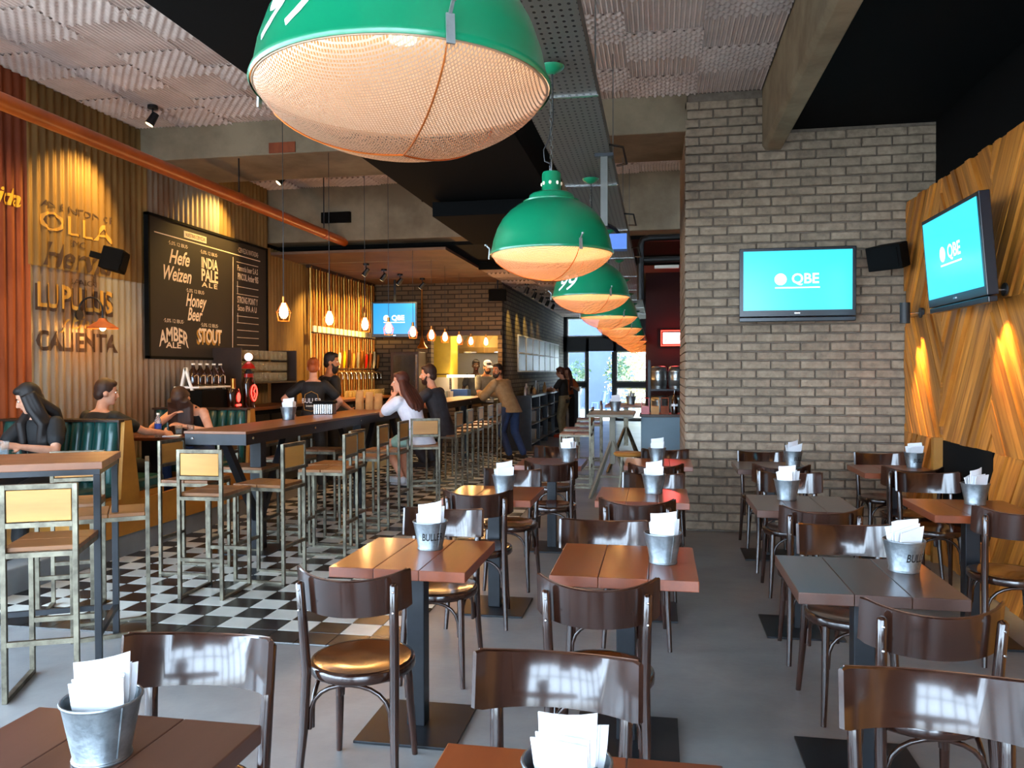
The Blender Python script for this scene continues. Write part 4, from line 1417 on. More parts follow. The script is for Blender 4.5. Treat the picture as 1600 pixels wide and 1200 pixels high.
for k, (x, y) in enumerate(((-4.6, 12.2), (-4.55, 12.9), (-4.5, 13.6), (-4.3, 14.3))):
    spotlight('%s black spotlight under the brown bar ceiling' % ('nearest', 'second', 'third', 'farthest')[k], (x, y, 3.3), (-5.65, y + 0.2, 1.9), SPOT_W * 0.9, 1.5)
for k, y in enumerate((15.6, 16.6, 17.6, 18.6, 19.6)):
    spotlight('%s track spotlight along the corridor brick wall' % ('first', 'second', 'third', 'fourth', 'fifth')[k], (-2.55, y, 3.3), (-2.97, y + 0.3, 2.5), 25 if k < 3 else 8, 0.9)

# ================================================================== hanging bulbs over the bar
def make_cage():
    t = thing('cage_bulb', 'x', 'lamp', group='bare bulbs in wire cages')
    MB().lathe([(0, -0.09), (0.02, -0.086), (0.038, -0.06), (0.042, -0.03), (0.034, 0.01), (0.02, 0.04), (0.016, 0.06), (0, 0.06)], 16).build('bulb', 'bulb', t, smooth=60)
    MB().cyl((0, 0, 0.055), 0.018, 0.06, 12).build('socket', 'copper', t, smooth=40)
    c = MB()
    for z, r in ((-0.11, 0.055), (-0.03, 0.07)):
        c.tube([(r * math.cos(2 * PI * k / 16), r * math.sin(2 * PI * k / 16), z) for k in range(16)], 0.002, 4, closed=True)
    for k in range(6):
        a = 2 * PI * k / 6
        c.tube([(0.018 * math.cos(a), 0.018 * math.sin(a), 0.07), (0.07 * math.cos(a), 0.07 * math.sin(a), -0.03), (0.055 * math.cos(a), 0.055 * math.sin(a), -0.11)], 0.002, 4)
    c.build('cage', 'cage', t)
    return t
cb = make_cage()
BUL = [6.99, 8.05, 9.1, 9.95, 11.0, 11.95, 12.75, 13.7, 14.6, 15.0]
cbs = [cb] + [copy_tree(cb) for k in range(9)]
for k, y in enumerate(BUL):
    lab = '%s caged bulb hanging above the bar tables' % ('nearest', 'second', 'third', 'fourth', 'fifth', 'sixth', 'seventh', 'eighth', 'ninth', 'farthest')[k]
    x = -3.45 if k < 9 else -3.25
    t = cbs[k]
    t.location = (x, y, 2.16)
    t['label'] = lab
    zt = (3.9 if 8.0 < y < 9.08 else ZC if y < 11 else 3.3) - 2.16
    MB().bar((0, 0, 0.11), (0, 0, zt), 0.005).build('cord', 'cable_black', t)
    light('bulb_light', 'POINT', (0, 0, -0.14), BULB_W, (1.0, 0.5, 0.16), t, 0.04)

# ================================================================== menu board
mb_ = thing('menu_board', 'large black menu board listing the beers on the corrugated wall', 'menu board', (0, 0, 0))
MB().b2(-5.635, -5.6, 8.08, 10.8, 1.755, 3.33).build('panel', 'board', mb_)
f = MB()
for a in ((8.05, 10.83, 3.33, 3.36), (8.05, 10.83, 1.725, 1.755), (8.05, 8.08, 1.725, 3.36), (10.8, 10.83, 1.725, 3.36)):
    f.b2(-5.64, -5.585, *a)
f.build('frame', 'black_paint', mb_)
BX = -5.598
def bt(body, y, z, h, width=None, m='chalk', slope=0.0, **kw):
    q = MB()
    flat_text(q, body, h * 1.38, lambda a, b: (BX, y + a, z + b + slope * a), width, **kw)
    q.build('writing', m, mb_)
def bl(y0, z0, y1, z1, w=0.012):
    MB().bar((BX, y0, z0), (BX, y1, z1), w, 0.003, up=(1, 0, 0)).build('chalk_line', 'chalk', mb_)
bl(8.18, 3.16, 10.62, 3.15)
MB().b2(BX - 0.002, BX + 0.001, 8.76, 9.24, 3.19, 3.27).build('title_plate', 'chalk', mb_)
q = MB(); flat_text(q, 'NUESTRAS CERVEZAS', 0.07, lambda a, b: (BX + 0.0025, 9.0 + a, 3.228 + b), 0.42); q.build('writing', 'board', mb_)
for y, z in ((8.64, 3.08), (9.3, 3.07), (8.99, 2.56), (8.54, 2.17), (9.3, 2.16)):
    bt('·5,0% 12 IBUS·', y, z, 0.045, 0.4)
bt('Hefe', 8.65, 2.92, 0.17, 0.42, shear=0.35, bold=0.02); bt('Weizen', 8.6, 2.72, 0.17, 0.56, shear=0.35, bold=0.02)
bt('INDIA', 9.31, 2.935, 0.13, 0.38, bold=0.03); bt('PALE', 9.31, 2.78, 0.15, 0.38, bold=0.03); bt('ALE', 9.31, 2.665, 0.06, 0.36, bold=0.02, spacing=1.3)
bt('Honey', 8.99, 2.44, 0.16, 0.45, shear=0.35, bold=0.02); bt('Beer', 8.96, 2.27, 0.16, 0.32, shear=0.35, bold=0.02)
q = MB(); flat_text(q, 'AMBER', 0.23, lambda a, b: (BX, 8.54 + a, 2.01 + b - 0.9 * a * a), 0.58, bold=0.025); q.build('writing', 'chalk', mb_)
bt('ALE', 8.53, 1.885, 0.07, 0.3, bold=0.02)
bt('STOUT', 9.285, 1.995, 0.18, 0.56, 'letter_ochre', bold=0.03); 
q = MB(); flat_text(q, 'STOUT', 0.24, lambda a, b: (BX + 0.0015, 9.31 + a, 2.02 + b), 0.54, bold=0.025); q.build('writing', 'chalk', mb_)
bl(9.88, 3.11, 9.85, 1.9)
bt('·CERVEZAS INVITADAS·', 10.29, 3.225, 0.07, 0.56)
for z in (3.06, 2.73, 2.63, 2.33, 2.24, 2.14, 2.04, 1.94):
    bl(9.97, z, 10.56, z + 0.005, 0.008)
bt('Pannotia beer S.A.S', 10.27, 2.98, 0.08, 0.56, bold=0.01); bt('PINCOIL Amber 90S', 10.28, 2.865, 0.09, 0.56, bold=0.02)
bt('STRONG POINT Y', 10.26, 2.55, 0.09, 0.56, bold=0.02); bt('Scoo IPA A U', 10.25, 2.44, 0.08, 0.52, bold=0.02)
bl(9.99, 2.8, 9.99, 2.64, 0.006); bl(9.99, 2.37, 9.99, 2.25, 0.006)

# ================================================================== back counter along the wall
bc = thing('back_counter', 'dark back bar counter with a wooden top below the taps', 'counter', (-5.3, 11.9, 0))
MB().b2(-0.3, 0.3, -3.15, 2.9, 1.08, 1.12).build('top_board', 'high_top', bc, bevel=0.004)
MB().b2(-0.3, 0.25, -3.1, 2.85, 0, 1.08).build('body', 'black_paint', bc)
for k in range(6):
    MB().b2(0.25, 0.265, -3.05 + k * 0.98, -2.12 + k * 0.98, 0.08, 1.02).build('door', 'black_steel', bc)
# shelf rack with dark growlers
sr = thing('slanted_rack', 'white framed rack holding dark beer jugs behind the booth', 'rack', (-5.3, 8.72, 1.0))
for y in (-0.33, 0.36):
    MB().bar((0.14, y, 0.0), (-0.06, y, 0.62), 0.03).build('post', 'white_paint', sr)
    MB().bar((-0.2, y, 0.0), (-0.06, y, 0.62), 0.03).build('post', 'white_paint', sr)
MB().b2(-0.2, 0.12, -0.35, 0.38, 0.385, 0.405).build('shelf', 'white_paint', sr)
MB().b2(-0.22, 0.16, -0.35, 0.38, 0.02, 0.36).build('panel', 'black_paint', sr)
def jug(x, y, z, lab):
    t = thing('beer_jug', lab, 'jug', (x, y, z), 0, 'dark beer jugs on the rack')
    MB().lathe([(0, 0), (0.058, 0), (0.062, 0.02), (0.062, 0.12), (0.05, 0.17), (0.022, 0.21), (0.018, 0.25), (0, 0.25)], 20).build('body', 'glass_amber', t, smooth=50)
    MB().cyl((0, 0, 0.25), 0.022, 0.02, 14).build('cap', 'white_paint', t, smooth=40)
    MB().b2(0.056, 0.066, -0.005, 0.005, 0.03, 0.12).build('label_strip', 'chalk', t)
    return t
for k in range(5):
    jug(-5.3, 8.45 + k * 0.145, 1.405, '%s dark glass beer jug on the white rack' % ('leftmost', 'second', 'middle', 'fourth', 'rightmost')[k])
# red tap towers
def tower(x, y, h, lab, glob):
    t = thing('tap_tower', lab, 'beer tap', (x, y, 1.12), 0)
    MB().loft([((0, 0, 0), (0.07, 0, 0), (0, 0.09, 0)), ((0, 0, 0.04), (0.06, 0, 0), (0, 0.1, 0)), ((0, 0, h * 0.55), (0.07, 0, 0), (0, 0.11, 0)), ((0, 0, h * 0.7), (0.06, 0, 0), (0, 0.09, 0))], 16).build('body', 'glass_amber', t, smooth=50)
    if glob:
        MB().tube([(0.074, 0.075 * math.cos(a) * (1.0 if math.sin(a) > 0 else 1 - 0.35 * abs(math.sin(a))), h * 0.34 + 0.1 * math.sin(a)) for a in [2 * PI * k / 20 for k in range(20)]], 0.007, 6, closed=True).build('neon_ring', 'neon_red', t)
        MB().tube([(0.078, 0.02, h * 0.45), (0.078, -0.025, h * 0.38), (0.078, 0.02, h * 0.32), (0.078, -0.015, h * 0.24)], 0.006, 6).build('neon_mark', 'neon_red', t)
        MB().loft([((0, 0, h * 0.66), (0.05, 0, 0), (0, 0.08, 0)), ((0, 0, h * 0.78), (0.05, 0, 0), (0, 0.08, 0))], 16).build('band', 'red_plastic', t, smooth=50)
        MB().cyl((0, 0, h * 0.78), 0.05, h * 0.1, 16, 0.03).build('neck', 'black_steel', t, smooth=40)
        MB().lathe([(0.09, 0), (0.06, 0.05), (0.025, 0.08), (0, 0.085)], 20, (0, 0, h * 0.9)).build('cap', 'red_plastic', t, smooth=40)
        MB().sph((0, 0, h + 0.09), 0.05, 14, 10).build('globe', 'neon_white', t, smooth=60)
    else:
        MB().sph((0.072, 0, h * 0.4), (0.01, 0.04, 0.06), 12, 8).build('neon_mark', 'neon_red', t, smooth=60)
        MB().b2(0.068, 0.078, -0.05, 0.05, h * 0.1, h * 0.17).build('neon_bar', 'neon_red', t)
        MB().cyl((0, 0, h * 0.7), 0.03, 0.12, 12).build('neck', 'copper', t, smooth=40)
tower(-5.1, 8.98, 0.36, 'dark beer tap with a small red lit badge', False)
tower(-5.08, 9.32, 0.55, 'red glowing beer tap topped with a white globe', True)
# rack of upturned glasses
gr = thing('glass_rack', 'dark shelf of beer glasses left of the bartenders', 'shelf', (-5.4, 10.1, 1.42))
MB().b2(-0.2, 0.2, -0.75, 0.85, 0, 0.02).build('shelf', 'dark_wood', gr)
for z in (0.16, 0.31):
    MB().b2(-0.15, 0.15, -0.72, 0.82, z, z + 0.006).build('glass_tier', 'clear_glass', gr)
for y in (-0.73, 0.83):
    MB().b2(-0.2, 0.2, y - 0.01, y + 0.01, -0.3, 0.46).build('side', 'dark_wood', gr)
g0 = None
for r in range(3):
    for k in range(11):
        lab = '%s beer glass from the left on the %s tier of the glass shelf' % (('first', 'second', 'third', 'fourth', 'fifth', 'sixth', 'seventh', 'eighth', 'ninth', 'tenth', 'eleventh')[k], ('lowest', 'middle', 'top')[r])
        if g0 is None:
            g0 = tag(MB().lathe([(0, 0), (0.036, 0), (0.045, 0.03), (0.042, 0.09), (0.036, 0.125), (0.034, 0.125), (0.04, 0.09), (0.042, 0.03), (0.03, 0.006), (0, 0.006)], 14).build('beer_glass', 'beer_glass', None, smooth=50), lab, 'glass', 'beer glasses on the glass shelf')
            o = g0
        else:
            o = g0.copy(); COL.objects.link(o)
        o['label'] = lab
        o.location = (-5.34, 9.42 + k * 0.14, (1.44, 1.587, 1.737)[r])

# ================================================================== copper tap wall
tw = thing('beer_tap_panel', 'panel of vertical copper pipes with a row of beer taps', 'beer taps', (-5.6, 12.1, 0))
for k in range(26):
    y = 0.05 + k * 0.116
    MB().tube([(0.07, y, 1.125), (0.07, y, 3.28)], 0.02 if k % 3 else 0.028, 8).build('copper_pipe', 'copper' if k % 2 else 'brass', tw, smooth=60)
MB().b2(0.02, 0.09, 0, 3.0, 3.25, 3.3).build('top_rail', 'dark_wood', tw)
MB().b2(0.09, 0.13, 0.02, 2.98, 2.2, 2.22).build('label_rail', 'dark_wood', tw)
for k in range(16):
    MB().b2(0.1, 0.12, 0.05 + k * 0.183, 0.17 + k * 0.183, 2.22, 2.32).build('label_card', 'paper_card', tw)
MB().tube([(0.14, 0.9, 1.62), (0.14, 2.98, 1.62)], 0.012, 8).build('tap_rail', 'dark_wood', tw)
hm = ('paper_card', 'candy_yellow', 'dark_wood', 'letter_ochre', 'cloth_grey', 'copper', 'red_plastic', 'rust', 'paper_card', 'plywood')
for k in range(10):
    y = 0.98 + k * 0.215
    h = MB()
    h.loft([((0.16, y, 1.64), (0.015, 0, 0), (0, 0.02, 0)), ((0.17, y, 1.72), (0.02, 0, 0), (0, 0.045, 0)), ((0.18, y, 1.83), (0.02, 0, 0), (0, 0.05, 0)), ((0.18, y, 1.9 + 0.03 * (k % 3)), (0.015, 0, 0), (0, 0.03, 0))], 10)
    h.build('tap_handle', hm[k], tw, smooth=50)
    MB().tube([(0.12, y, 1.56), (0.2, y, 1.56), (0.23, y, 1.52), (0.235, y, 1.44)], 0.014, 8).build('tap_spout', 'chrome', tw, smooth=60)
MB().tube([(0.12, 0.9, 1.56), (0.12, 3.0, 1.56)], 0.02, 8).build('manifold', 'brass', tw, smooth=60)
for k in range(12):
    MB().lathe([(0, 0), (0.03, 0), (0.038, 0.12), (0.036, 0.12), (0.028, 0.006), (0, 0.006)], 12, (0.3, 0.95 + k * 0.17, 1.12)).build('glass', 'beer_glass', tw, smooth=50)
# things on the long bar table
nd = thing('napkin_dispenser', 'chrome ribbed napkin dispenser on the long bar table', 'dispenser', (-3.64, 8.35, HT), 0.1)
MB().b2(-0.11, 0.11, -0.07, 0.07, 0, 0.12).build('body', 'tray_metal', nd, bevel=0.01)
for k in range(9):
    MB().b2(-0.1 + k * 0.024, -0.09 + k * 0.024, -0.075, -0.07, 0.01, 0.11).build('rib', 'chrome', nd)
MB().b2(-0.12, 0.12, -0.08, 0.08, 0.12, 0.15).build('lid', 'black_paint', nd, bevel=0.01)
for k, (x, y) in enumerate(((-3.64, 9.4), (-3.53, 9.45), (-3.43, 9.5))):
    t = thing('paper_bag', '%s upright brown paper bag at the far end of the long table' % ('left', 'middle', 'right')[k], 'paper bag', (x, y, HT), 0.2 * k, 'brown paper bags on the long table')
    MB().loft([((0, 0, 0), (0.055, 0, 0), (0, 0.04, 0)), ((0, 0, 0.1), (0.055, 0, 0), (0, 0.042, 0)), ((0, 0, 0.2 - 0.02 * k), (0.05, 0, 0), (0, 0.02, 0)), ((0.004, 0, 0.235 - 0.02 * k), (0.045, 0, 0), (0, 0.004, 0))], 8).build('bag', 'kraft', t)
    MB().b2(-0.04, 0.04, -0.006, 0.01, 0.222 - 0.02 * k, 0.24 - 0.02 * k).build('folded_top', 'kraft', t)

# ================================================================== kitchen
t = thing('kitchen_hood', 'brown steel extractor hood in the kitchen hatch', 'hood', (-3.75, 17.6, 1.98))
MB().loft([((0, 0, 0), (0.7, 0, 0), (0, 0.5, 0)), ((0, 0, 0.12), (0.7, 0, 0), (0, 0.5, 0)), ((0, 0, 0.6), (0.3, 0, 0), (0, 0.3, 0)), ((0, 0, 0.92), (0.3, 0, 0), (0, 0.3, 0))], 4).build('canopy', 'brown_sheet', t)
MB().b2(-0.5, 0.5, -0.36, -0.34, 0.0, 0.03).build('edge_strip', 'chrome', t)
t = thing('kitchen_cabinet', 'tall yellow and white kitchen cabinet left in the hatch', 'cabinet', (-4.62, 16.6, 0))
MB().b2(-0.35, 0.33, -0.3, 0.3, 0, 1.45).build('lower_body', 'kitchen_white', t, bevel=0.01)
MB().b2(-0.35, 0.33, -0.3, 0.3, 1.45, 2.6).build('upper_body', 'kitchen_yellow', t, bevel=0.01)
MB().b2(-0.31, 0.29, -0.315, -0.3, 1.5, 1.52).build('handle_strip', 'dark_wood', t)
for z in (1.58, 1.66, 1.74, 1.82):
    MB().b2(-0.32, 0.3, -0.31, -0.3, z, z + 0.02).build('louvre', 'kitchen_yellow', t)
t = thing('pass_counter', 'steel pass counter in the kitchen hatch', 'counter', (-3.72, 15.55, 0))
MB().b2(-0.66, 0.58, -0.38, 0.3, 0.97, 1.02).build('top', 'zinc', t)
MB().b2(-0.64, 0.56, -0.1, 0.28, 0, 0.95).build('body', 'black_steel', t)
t = thing('blue_appliance', 'blue kitchen appliance behind the pass', 'appliance', (-4.05, 16.2, 0))
MB().b2(-0.18, 0.18, -0.15, 0.15, 0, 1.2).build('body', 'sky_blue_plastic', t)
MB().b2(-0.24, 0.24, -0.22, 0.22, 1.45, 1.5).build('heat_lamp', 'bulb', t)
MB().b2(-0.24, -0.2, -0.02, 0.02, 1.2, 1.45).build('post', 'chrome', t)
for k, (x, m) in enumerate(((-4.25, 'kraft'), (-4.16, 'clear_glass'), (-4.05, 'kitchen_white'), (-3.35, 'keg'), (-3.22, 'keg'))):
    tag(MB().lathe([(0, 0), (0.045, 0), (0.05, 0.16), (0.047, 0.16), (0.042, 0.006), (0, 0.006)], 14).build('utensil_pot', m, None, (x, 15.38, 1.02), smooth=50), ('brown', 'glass', 'white', 'steel', 'second steel')[k] + ' utensil pot on the kitchen pass', 'pot', 'pots on the kitchen pass')
klight = light('kitchen_light', 'POINT', (-3.6, 16.8, 2.75), 60, (1.0, 0.75, 0.4), None, 0.1)
kl = thing('kitchen_lamp', 'round kitchen ceiling lamp', 'lamp', (-3.6, 16.8, 2.82))
MB().cyl((0, 0, 0), 0.12, 0.06, 20).build('diffuser', 'bulb', kl, smooth=40)
klight.parent = kl; klight.location = (0, 0, -0.1)
# copper hood lamp left of the hatch
t = thing('heat_lamp', 'copper heat lamp hanging on a long rod beside the hatch', 'lamp', (-4.52, 15.0, 2.02))
MB().lathe([(0.1, 0), (0.1, 0.02), (0.05, 0.09), (0.03, 0.2), (0, 0.2)], 20).build('shade', 'copper', t, smooth=50)
MB().bar((0, 0, 0.2), (0, 0, 1.28), 0.02).build('rod', 'copper', t)
t = thing('tall_fridge', 'dark glass fronted fridge beside the kitchen hatch', 'fridge', (-4.75, 14.85, 0))
MB().b2(-0.28, 0.28, -0.25, 0.3, 0, 1.95).build('body', 'dark_wood', t, bevel=0.01)
MB().b2(-0.22, 0.22, -0.262, -0.25, 0.2, 1.88).build('glass_door', 'clear_glass', t)
MB().b2(0.22, 0.26, -0.275, -0.25, 0.1, 1.9).build('door_edge', 'chrome', t)

# ================================================================== corridor: panels, counter, far tables
gp = thing('panel_screen', 'two rows of grey framed panels on the corridor brick wall', 'panel screen', (-2.965, 16.85, 1.57))
f = MB()
for z in (0, 0.4, 0.78): f.b2(0, 0.03, 0, 7.1, z - 0.015, z + 0.015)
for k in range(8): f.b2(0, 0.03, k * 1.014 - 0.01, k * 1.014 + 0.012, 0, 0.78)
f.build('frame', 'white_paint', gp)
for r in range(2):
    for k in range(7):
        MB().b2(0.004, 0.02, k * 1.014 + 0.015, k * 1.014 + 1.0, r * 0.4 + 0.02, r * 0.4 + 0.38).build('panel', 'panel_grey', gp)
sc = thing('service_counter', 'dark service counter with open shelves along the corridor', 'counter', (-2.7, 17.9, 0))
MB().b2(-0.26, 0.26, -2.4, 2.4, 1.05, 1.09).build('top', 'black_steel', sc)
for z in (0.12, 0.5, 0.8): MB().b2(-0.24, 0.24, -2.35, 2.35, z, z + 0.02).build('shelf', 'wood_grey', sc)
for y in (-2.35, -1.2, 0, 1.2, 2.35): MB().b2(-0.24, 0.24, y - 0.015, y + 0.015, 0, 1.05).build('upright', 'black_steel', sc)
rnd = random.Random(3)
for k in range(9):
    m = ('keg', 'clear_glass', 'kitchen_white', 'kraft', 'glass_amber')[k % 5]
    h = rnd.uniform(0.14, 0.28)
    y = 15.75 + k * 0.3
    tag(MB().lathe([(0, 0), (0.04, 0), (0.042, h * 0.6), (0.018, h * 0.8), (0.018, h), (0, h)], 14).build('condiment_bottle', m, None, (-2.62 + rnd.uniform(-0.08, 0.08), y, 1.09), smooth=50),
        '%s bottle along the corridor service counter' % ('first', 'second', 'third', 'fourth', 'fifth', 'sixth', 'seventh', 'eighth', 'ninth')[k], 'bottle', 'bottles on the service counter')
for k in range(10):
    m = ('kraft', 'kitchen_white', 'dark_wood', 'plywood', 'cloth_grey')[k % 5]
    tag(MB().box((0, 0, 0.11), (0.3, rnd.uniform(0.18, 0.34), 0.22)).build('storage_box', m, None, (-2.68, 15.8 + (k % 5) * 0.85, (0.14, 0.52)[k // 5]), bevel=0.01),
        '%s box on the %s shelf of the service counter' % (('first', 'second', 'third', 'fourth', 'fifth')[k % 5], ('lowest', 'middle')[k // 5]), 'box', 'boxes under the service counter')
fc = thing('host_stand', 'tall black and white host stand by the far door', 'stand', (-2.3, 21.6, 0))
MB().b2(-0.25, 0.2, -0.3, 0.3, 0, 1.12).build('body', 'black_steel', fc)
MB().b2(-0.12, -0.05, -0.31, -0.3, 0, 1.05).build('stripe', 'white_paint', fc)
MB().b2(-0.28, 0.24, -0.33, 0.33, 1.12, 1.15).build('top', 'white_paint', fc)
def trestle(x, y, w, l, lab, leg='wood_grey', z=1.05):
    t = thing('trestle_table', lab, 'table', (x, y, 0), 0, 'high trestle tables down the corridor')
    MB().b2(-w / 2, w / 2, -l / 2, l / 2, z - 0.035, z).build('top', 'wood_grey' if leg == 'wood_grey' else 'high_top', t, bevel=0.004)
    MB().bar((0, 0, 0.4), (0, 0, z - 0.03), 0.07).build('post', leg, t)
    for sx in (-1, 1):
        for sy in (-1, 1):
            MB().bar((0, 0, 0.72), (sx * w * 0.46, sy * l * 0.3, 0.0), 0.035).build('leg', leg, t)
    MB().b2(-w * 0.35, w * 0.35, -0.015, 0.015, 0.22, 0.25).build('stretcher', leg, t)
    return t
trestle(-0.57, 10.15, 0.56, 1.1, 'grey trestle table with a zinc bucket down the corridor')
trestle(-0.5, 12.7, 0.6, 1.0, 'brown topped trestle table farther down the corridor', 'raw_steel')
place_bucket(0, (-0.55, 10.45, 1.05), 0.4, 'zinc bucket on the grey trestle table in the corridor')
place_bucket(0, (-0.42, 12.55, 1.05), 1.4, 'zinc bucket on the brown trestle table in the corridor')
for k, (x, y, a) in enumerate(((-1.1, 10.85, 90), (-1.15, 11.75, 90), (-1.1, 12.9, 90), (-0.03, 11.6, 270), (-0.05, 12.7, 270), (-1.2, 14.2, 90))):
    stool(x, y, a, '%s steel stool beside the corridor trestle tables' % ('nearest left', 'second left', 'third left', 'nearest right', 'farther right', 'farthest left')[k])
bs = thing('round_stool', 'low round stool with an orange wooden seat behind the tables', 'stool', (-0.32, 8.85, 0))
MB().lathe([(0, 0.64), (0.15, 0.64), (0.165, 0.655), (0.165, 0.67), (0.15, 0.682), (0, 0.682)], 24).build('seat', 'back_wood', bs, smooth=50)
for k in range(4):
    a = PI / 4 + k * PI / 2
    MB().bar((0.1 * math.cos(a), 0.1 * math.sin(a), 0.64), (0.17 * math.cos(a), 0.17 * math.sin(a), 0), 0.022).build('leg', 'raw_steel', bs)
ss = thing('service_station', 'blue grey service cabinet left of the brick column', 'cabinet', (0.05, 10.3, 0))
MB().b2(-0.26, 0.24, -0.25, 0.25, 0, 1.0).build('body', 'station_grey', ss, bevel=0.01)
MB().b2(-0.28, 0.26, -0.27, 0.27, 1.0, 1.03).build('top', 'dark_wood', ss)
for k, (x, m) in enumerate(((-0.16, 'red_plastic'), (-0.04, 'plywood'), (0.08, 'rust'))):
    t = thing('cutlery_caddy', '%s caddy on the blue grey service cabinet' % ('red', 'pale wooden', 'rust coloured')[k], 'caddy', (x, 10.2, 1.03))
    MB().b2(-0.05, 0.05, -0.08, 0.08, 0, 0.1).build('tray', m, t)
    for q in (-0.045, 0.045): MB().b2(q - 0.005, q + 0.005, -0.08, 0.08, 0.1, 0.2).build('side', m, t)
    MB().tube([(-0.045, 0, 0.2), (0.045, 0, 0.2)], 0.008, 6).build('handle', m, t)
t = thing('wine_bottle', 'dark bottle with a pale label on the service cabinet', 'bottle', (0.2, 10.15, 1.03))
MB().lathe([(0, 0), (0.036, 0), (0.038, 0.02), (0.038, 0.18), (0.014, 0.24), (0.014, 0.3), (0, 0.3)], 18).build('body', 'glass_amber', t, smooth=50)
MB().lathe([(0.0388, 0.1), (0.0388, 0.13)], 18).build('label', 'napkin', t, smooth=60)
kr = thing('keg_rack', 'black rack stacked with steel kegs before the dark wall with painted red glow', 'rack', (0.15, 13.7, 0))
for x in (-0.3, 0.3):
    for y in (-0.25, 0.25): MB().b2(x - 0.02, x + 0.02, y - 0.02, y + 0.02, 0, 1.75).build('post', 'black_steel', kr)
for z in (0.1, 0.78, 1.27): MB().b2(-0.3, 0.3, -0.25, 0.25, z - 0.03, z).build('shelf', 'black_steel', kr)
for r, z in enumerate((0.78, 1.27)):
    for k, x in enumerate((-0.14, 0.15)):
        t = thing('beer_keg', '%s steel keg on the %s shelf of the keg rack' % (('left', 'right')[k], ('lower', 'upper')[r]), 'keg', (0.15 + x, 13.68, z), 0, 'steel kegs')
        MB().lathe([(0, 0.03), (0.11, 0.03), (0.135, 0.06), (0.14, 0.14), (0.143, 0.15), (0.14, 0.16), (0.14, 0.28), (0.143, 0.29), (0.14, 0.3), (0.13, 0.36), (0.1, 0.38), (0, 0.385)], 22).build('barrel', 'keg', t, smooth=50)
        MB().lathe([(0.12, 0), (0.125, 0), (0.13, 0.06), (0.12, 0.06)], 22).build('foot_ring', 'keg', t, smooth=40)
ns = thing('neon_sign', 'red framed neon sign glowing on the dark wall with painted red glow', 'neon sign', (0.23, 14.44, 2.0))
MB().b2(-0.2, 0.2, 0, 0.04, 0, 0.3).build('backing', 'black_paint', ns)
MB().tube([(-0.18, -0.02, 0.02), (0.18, -0.02, 0.02), (0.18, -0.02, 0.28), (-0.18, -0.02, 0.28)], 0.012, 8, closed=True).build('frame_tube', 'neon_red', ns)
MB().b2(-0.15, 0.16, -0.012, 0.0, 0.05, 0.25).build('lit_panel', 'neon_white', ns)
MB().tube([(-0.12, -0.022, 0.08), (-0.05, -0.022, 0.18), (0.0, -0.022, 0.1), (0.05, -0.022, 0.2), (0.13, -0.022, 0.12)], 0.008, 6).build('script_tube', 'neon_red', ns)
light('neon_light', 'POINT', (0.0, -0.25, 0.15), 5, (1, 0.05, 0.04), ns, 0.1)

# ================================================================== patio
def tolix(x, y, rz, lab):
    t = thing('patio_chair', lab, 'chair', (x, y, -0.02), rz, 'blue metal patio chairs')
    MB().b2(-0.2, 0.2, -0.2, 0.2, 0.44, 0.46).build('seat', 'patio_blue', t, bevel=0.01)
    for sx in (-1, 1):
        for sy in (-1, 1): MB().bar((sx * 0.17, sy * 0.17, 0.44), (sx * 0.22, sy * 0.22, 0), 0.03).build('leg', 'patio_blue', t)
        MB().tube([(sx * 0.19, -0.18, 0.46), (sx * 0.21, -0.24, 0.7), (sx * 0.17, -0.26, 0.84)], 0.013, 6).build('back_tube', 'patio_blue', t, smooth=60)
    MB().tube([(-0.17, -0.26, 0.84), (0, -0.28, 0.86), (0.17, -0.26, 0.84)], 0.013, 6).build('top_tube', 'patio_blue', t, smooth=60)
    MB().bar((0, -0.19, 0.46), (0, -0.27, 0.85), 0.13, 0.012, up=(0, 1, 0)).build('splat', 'patio_blue', t)
tolix(-1.62, 28.2, PI, 'blue metal chair on the patio seen through the open door')
tolix(-2.1, 29.0, 2.2, 'blue metal chair farther left on the patio')
def tree(x, y, h, r, lab, m, n=260, seed=1):
    rnd = random.Random(seed)
    t = thing('patio_tree', lab, 'tree', (x, y, -0.02), 0, 'small trees on the patio')
    tr_ = MB()
    for k in range(7):
        a = rnd.uniform(0, 2 * PI)
        tr_.tube([(0.02 * math.cos(a), 0.02 * math.sin(a), 0), (0.06 * math.cos(a), 0.06 * math.sin(a), h * 0.4), (r * 0.6 * math.cos(a), r * 0.6 * math.sin(a), h * 0.8)], [0.03, 0.02, 0.008], 6)
    tr_.build('trunk', 'bark', t, smooth=60)
    lf = MB()
    for k in range(n):
        d = Vector((rnd.gauss(0, 1), rnd.gauss(0, 1), rnd.gauss(0, 1))).normalized() * rnd.uniform(0.35, 1) * r
        c = Vector((d.x, d.y, h * 0.85 + d.z * 1.1))
        u = Vector((rnd.gauss(0, 1), rnd.gauss(0, 1), rnd.gauss(0, 1))).normalized()
        v = u.cross(Vector((rnd.gauss(0, 1), rnd.gauss(0, 1), rnd.gauss(0, 1)))).normalized()
        s = 0.075
        lf.add([c - u * s, c + v * s * 0.5, c + u * s, c - v * s * 0.5], [(0, 1, 2, 3)])
    tag(lf.build('foliage', m, t), kind='stuff')
tree(-1.35, 27.6, 1.9, 0.5, 'slender pale green tree right of the open door', 'leaf', 300, 2)
tree(-2.75, 27.8, 1.8, 0.45, 'small pale green tree seen through the left pane', 'leaf', 240, 5)
tree(-0.7, 29.5, 1.6, 1.3, 'broad bush coloured sunlit yellow behind the right window', 'leaf_sunlit', 1500, 9)

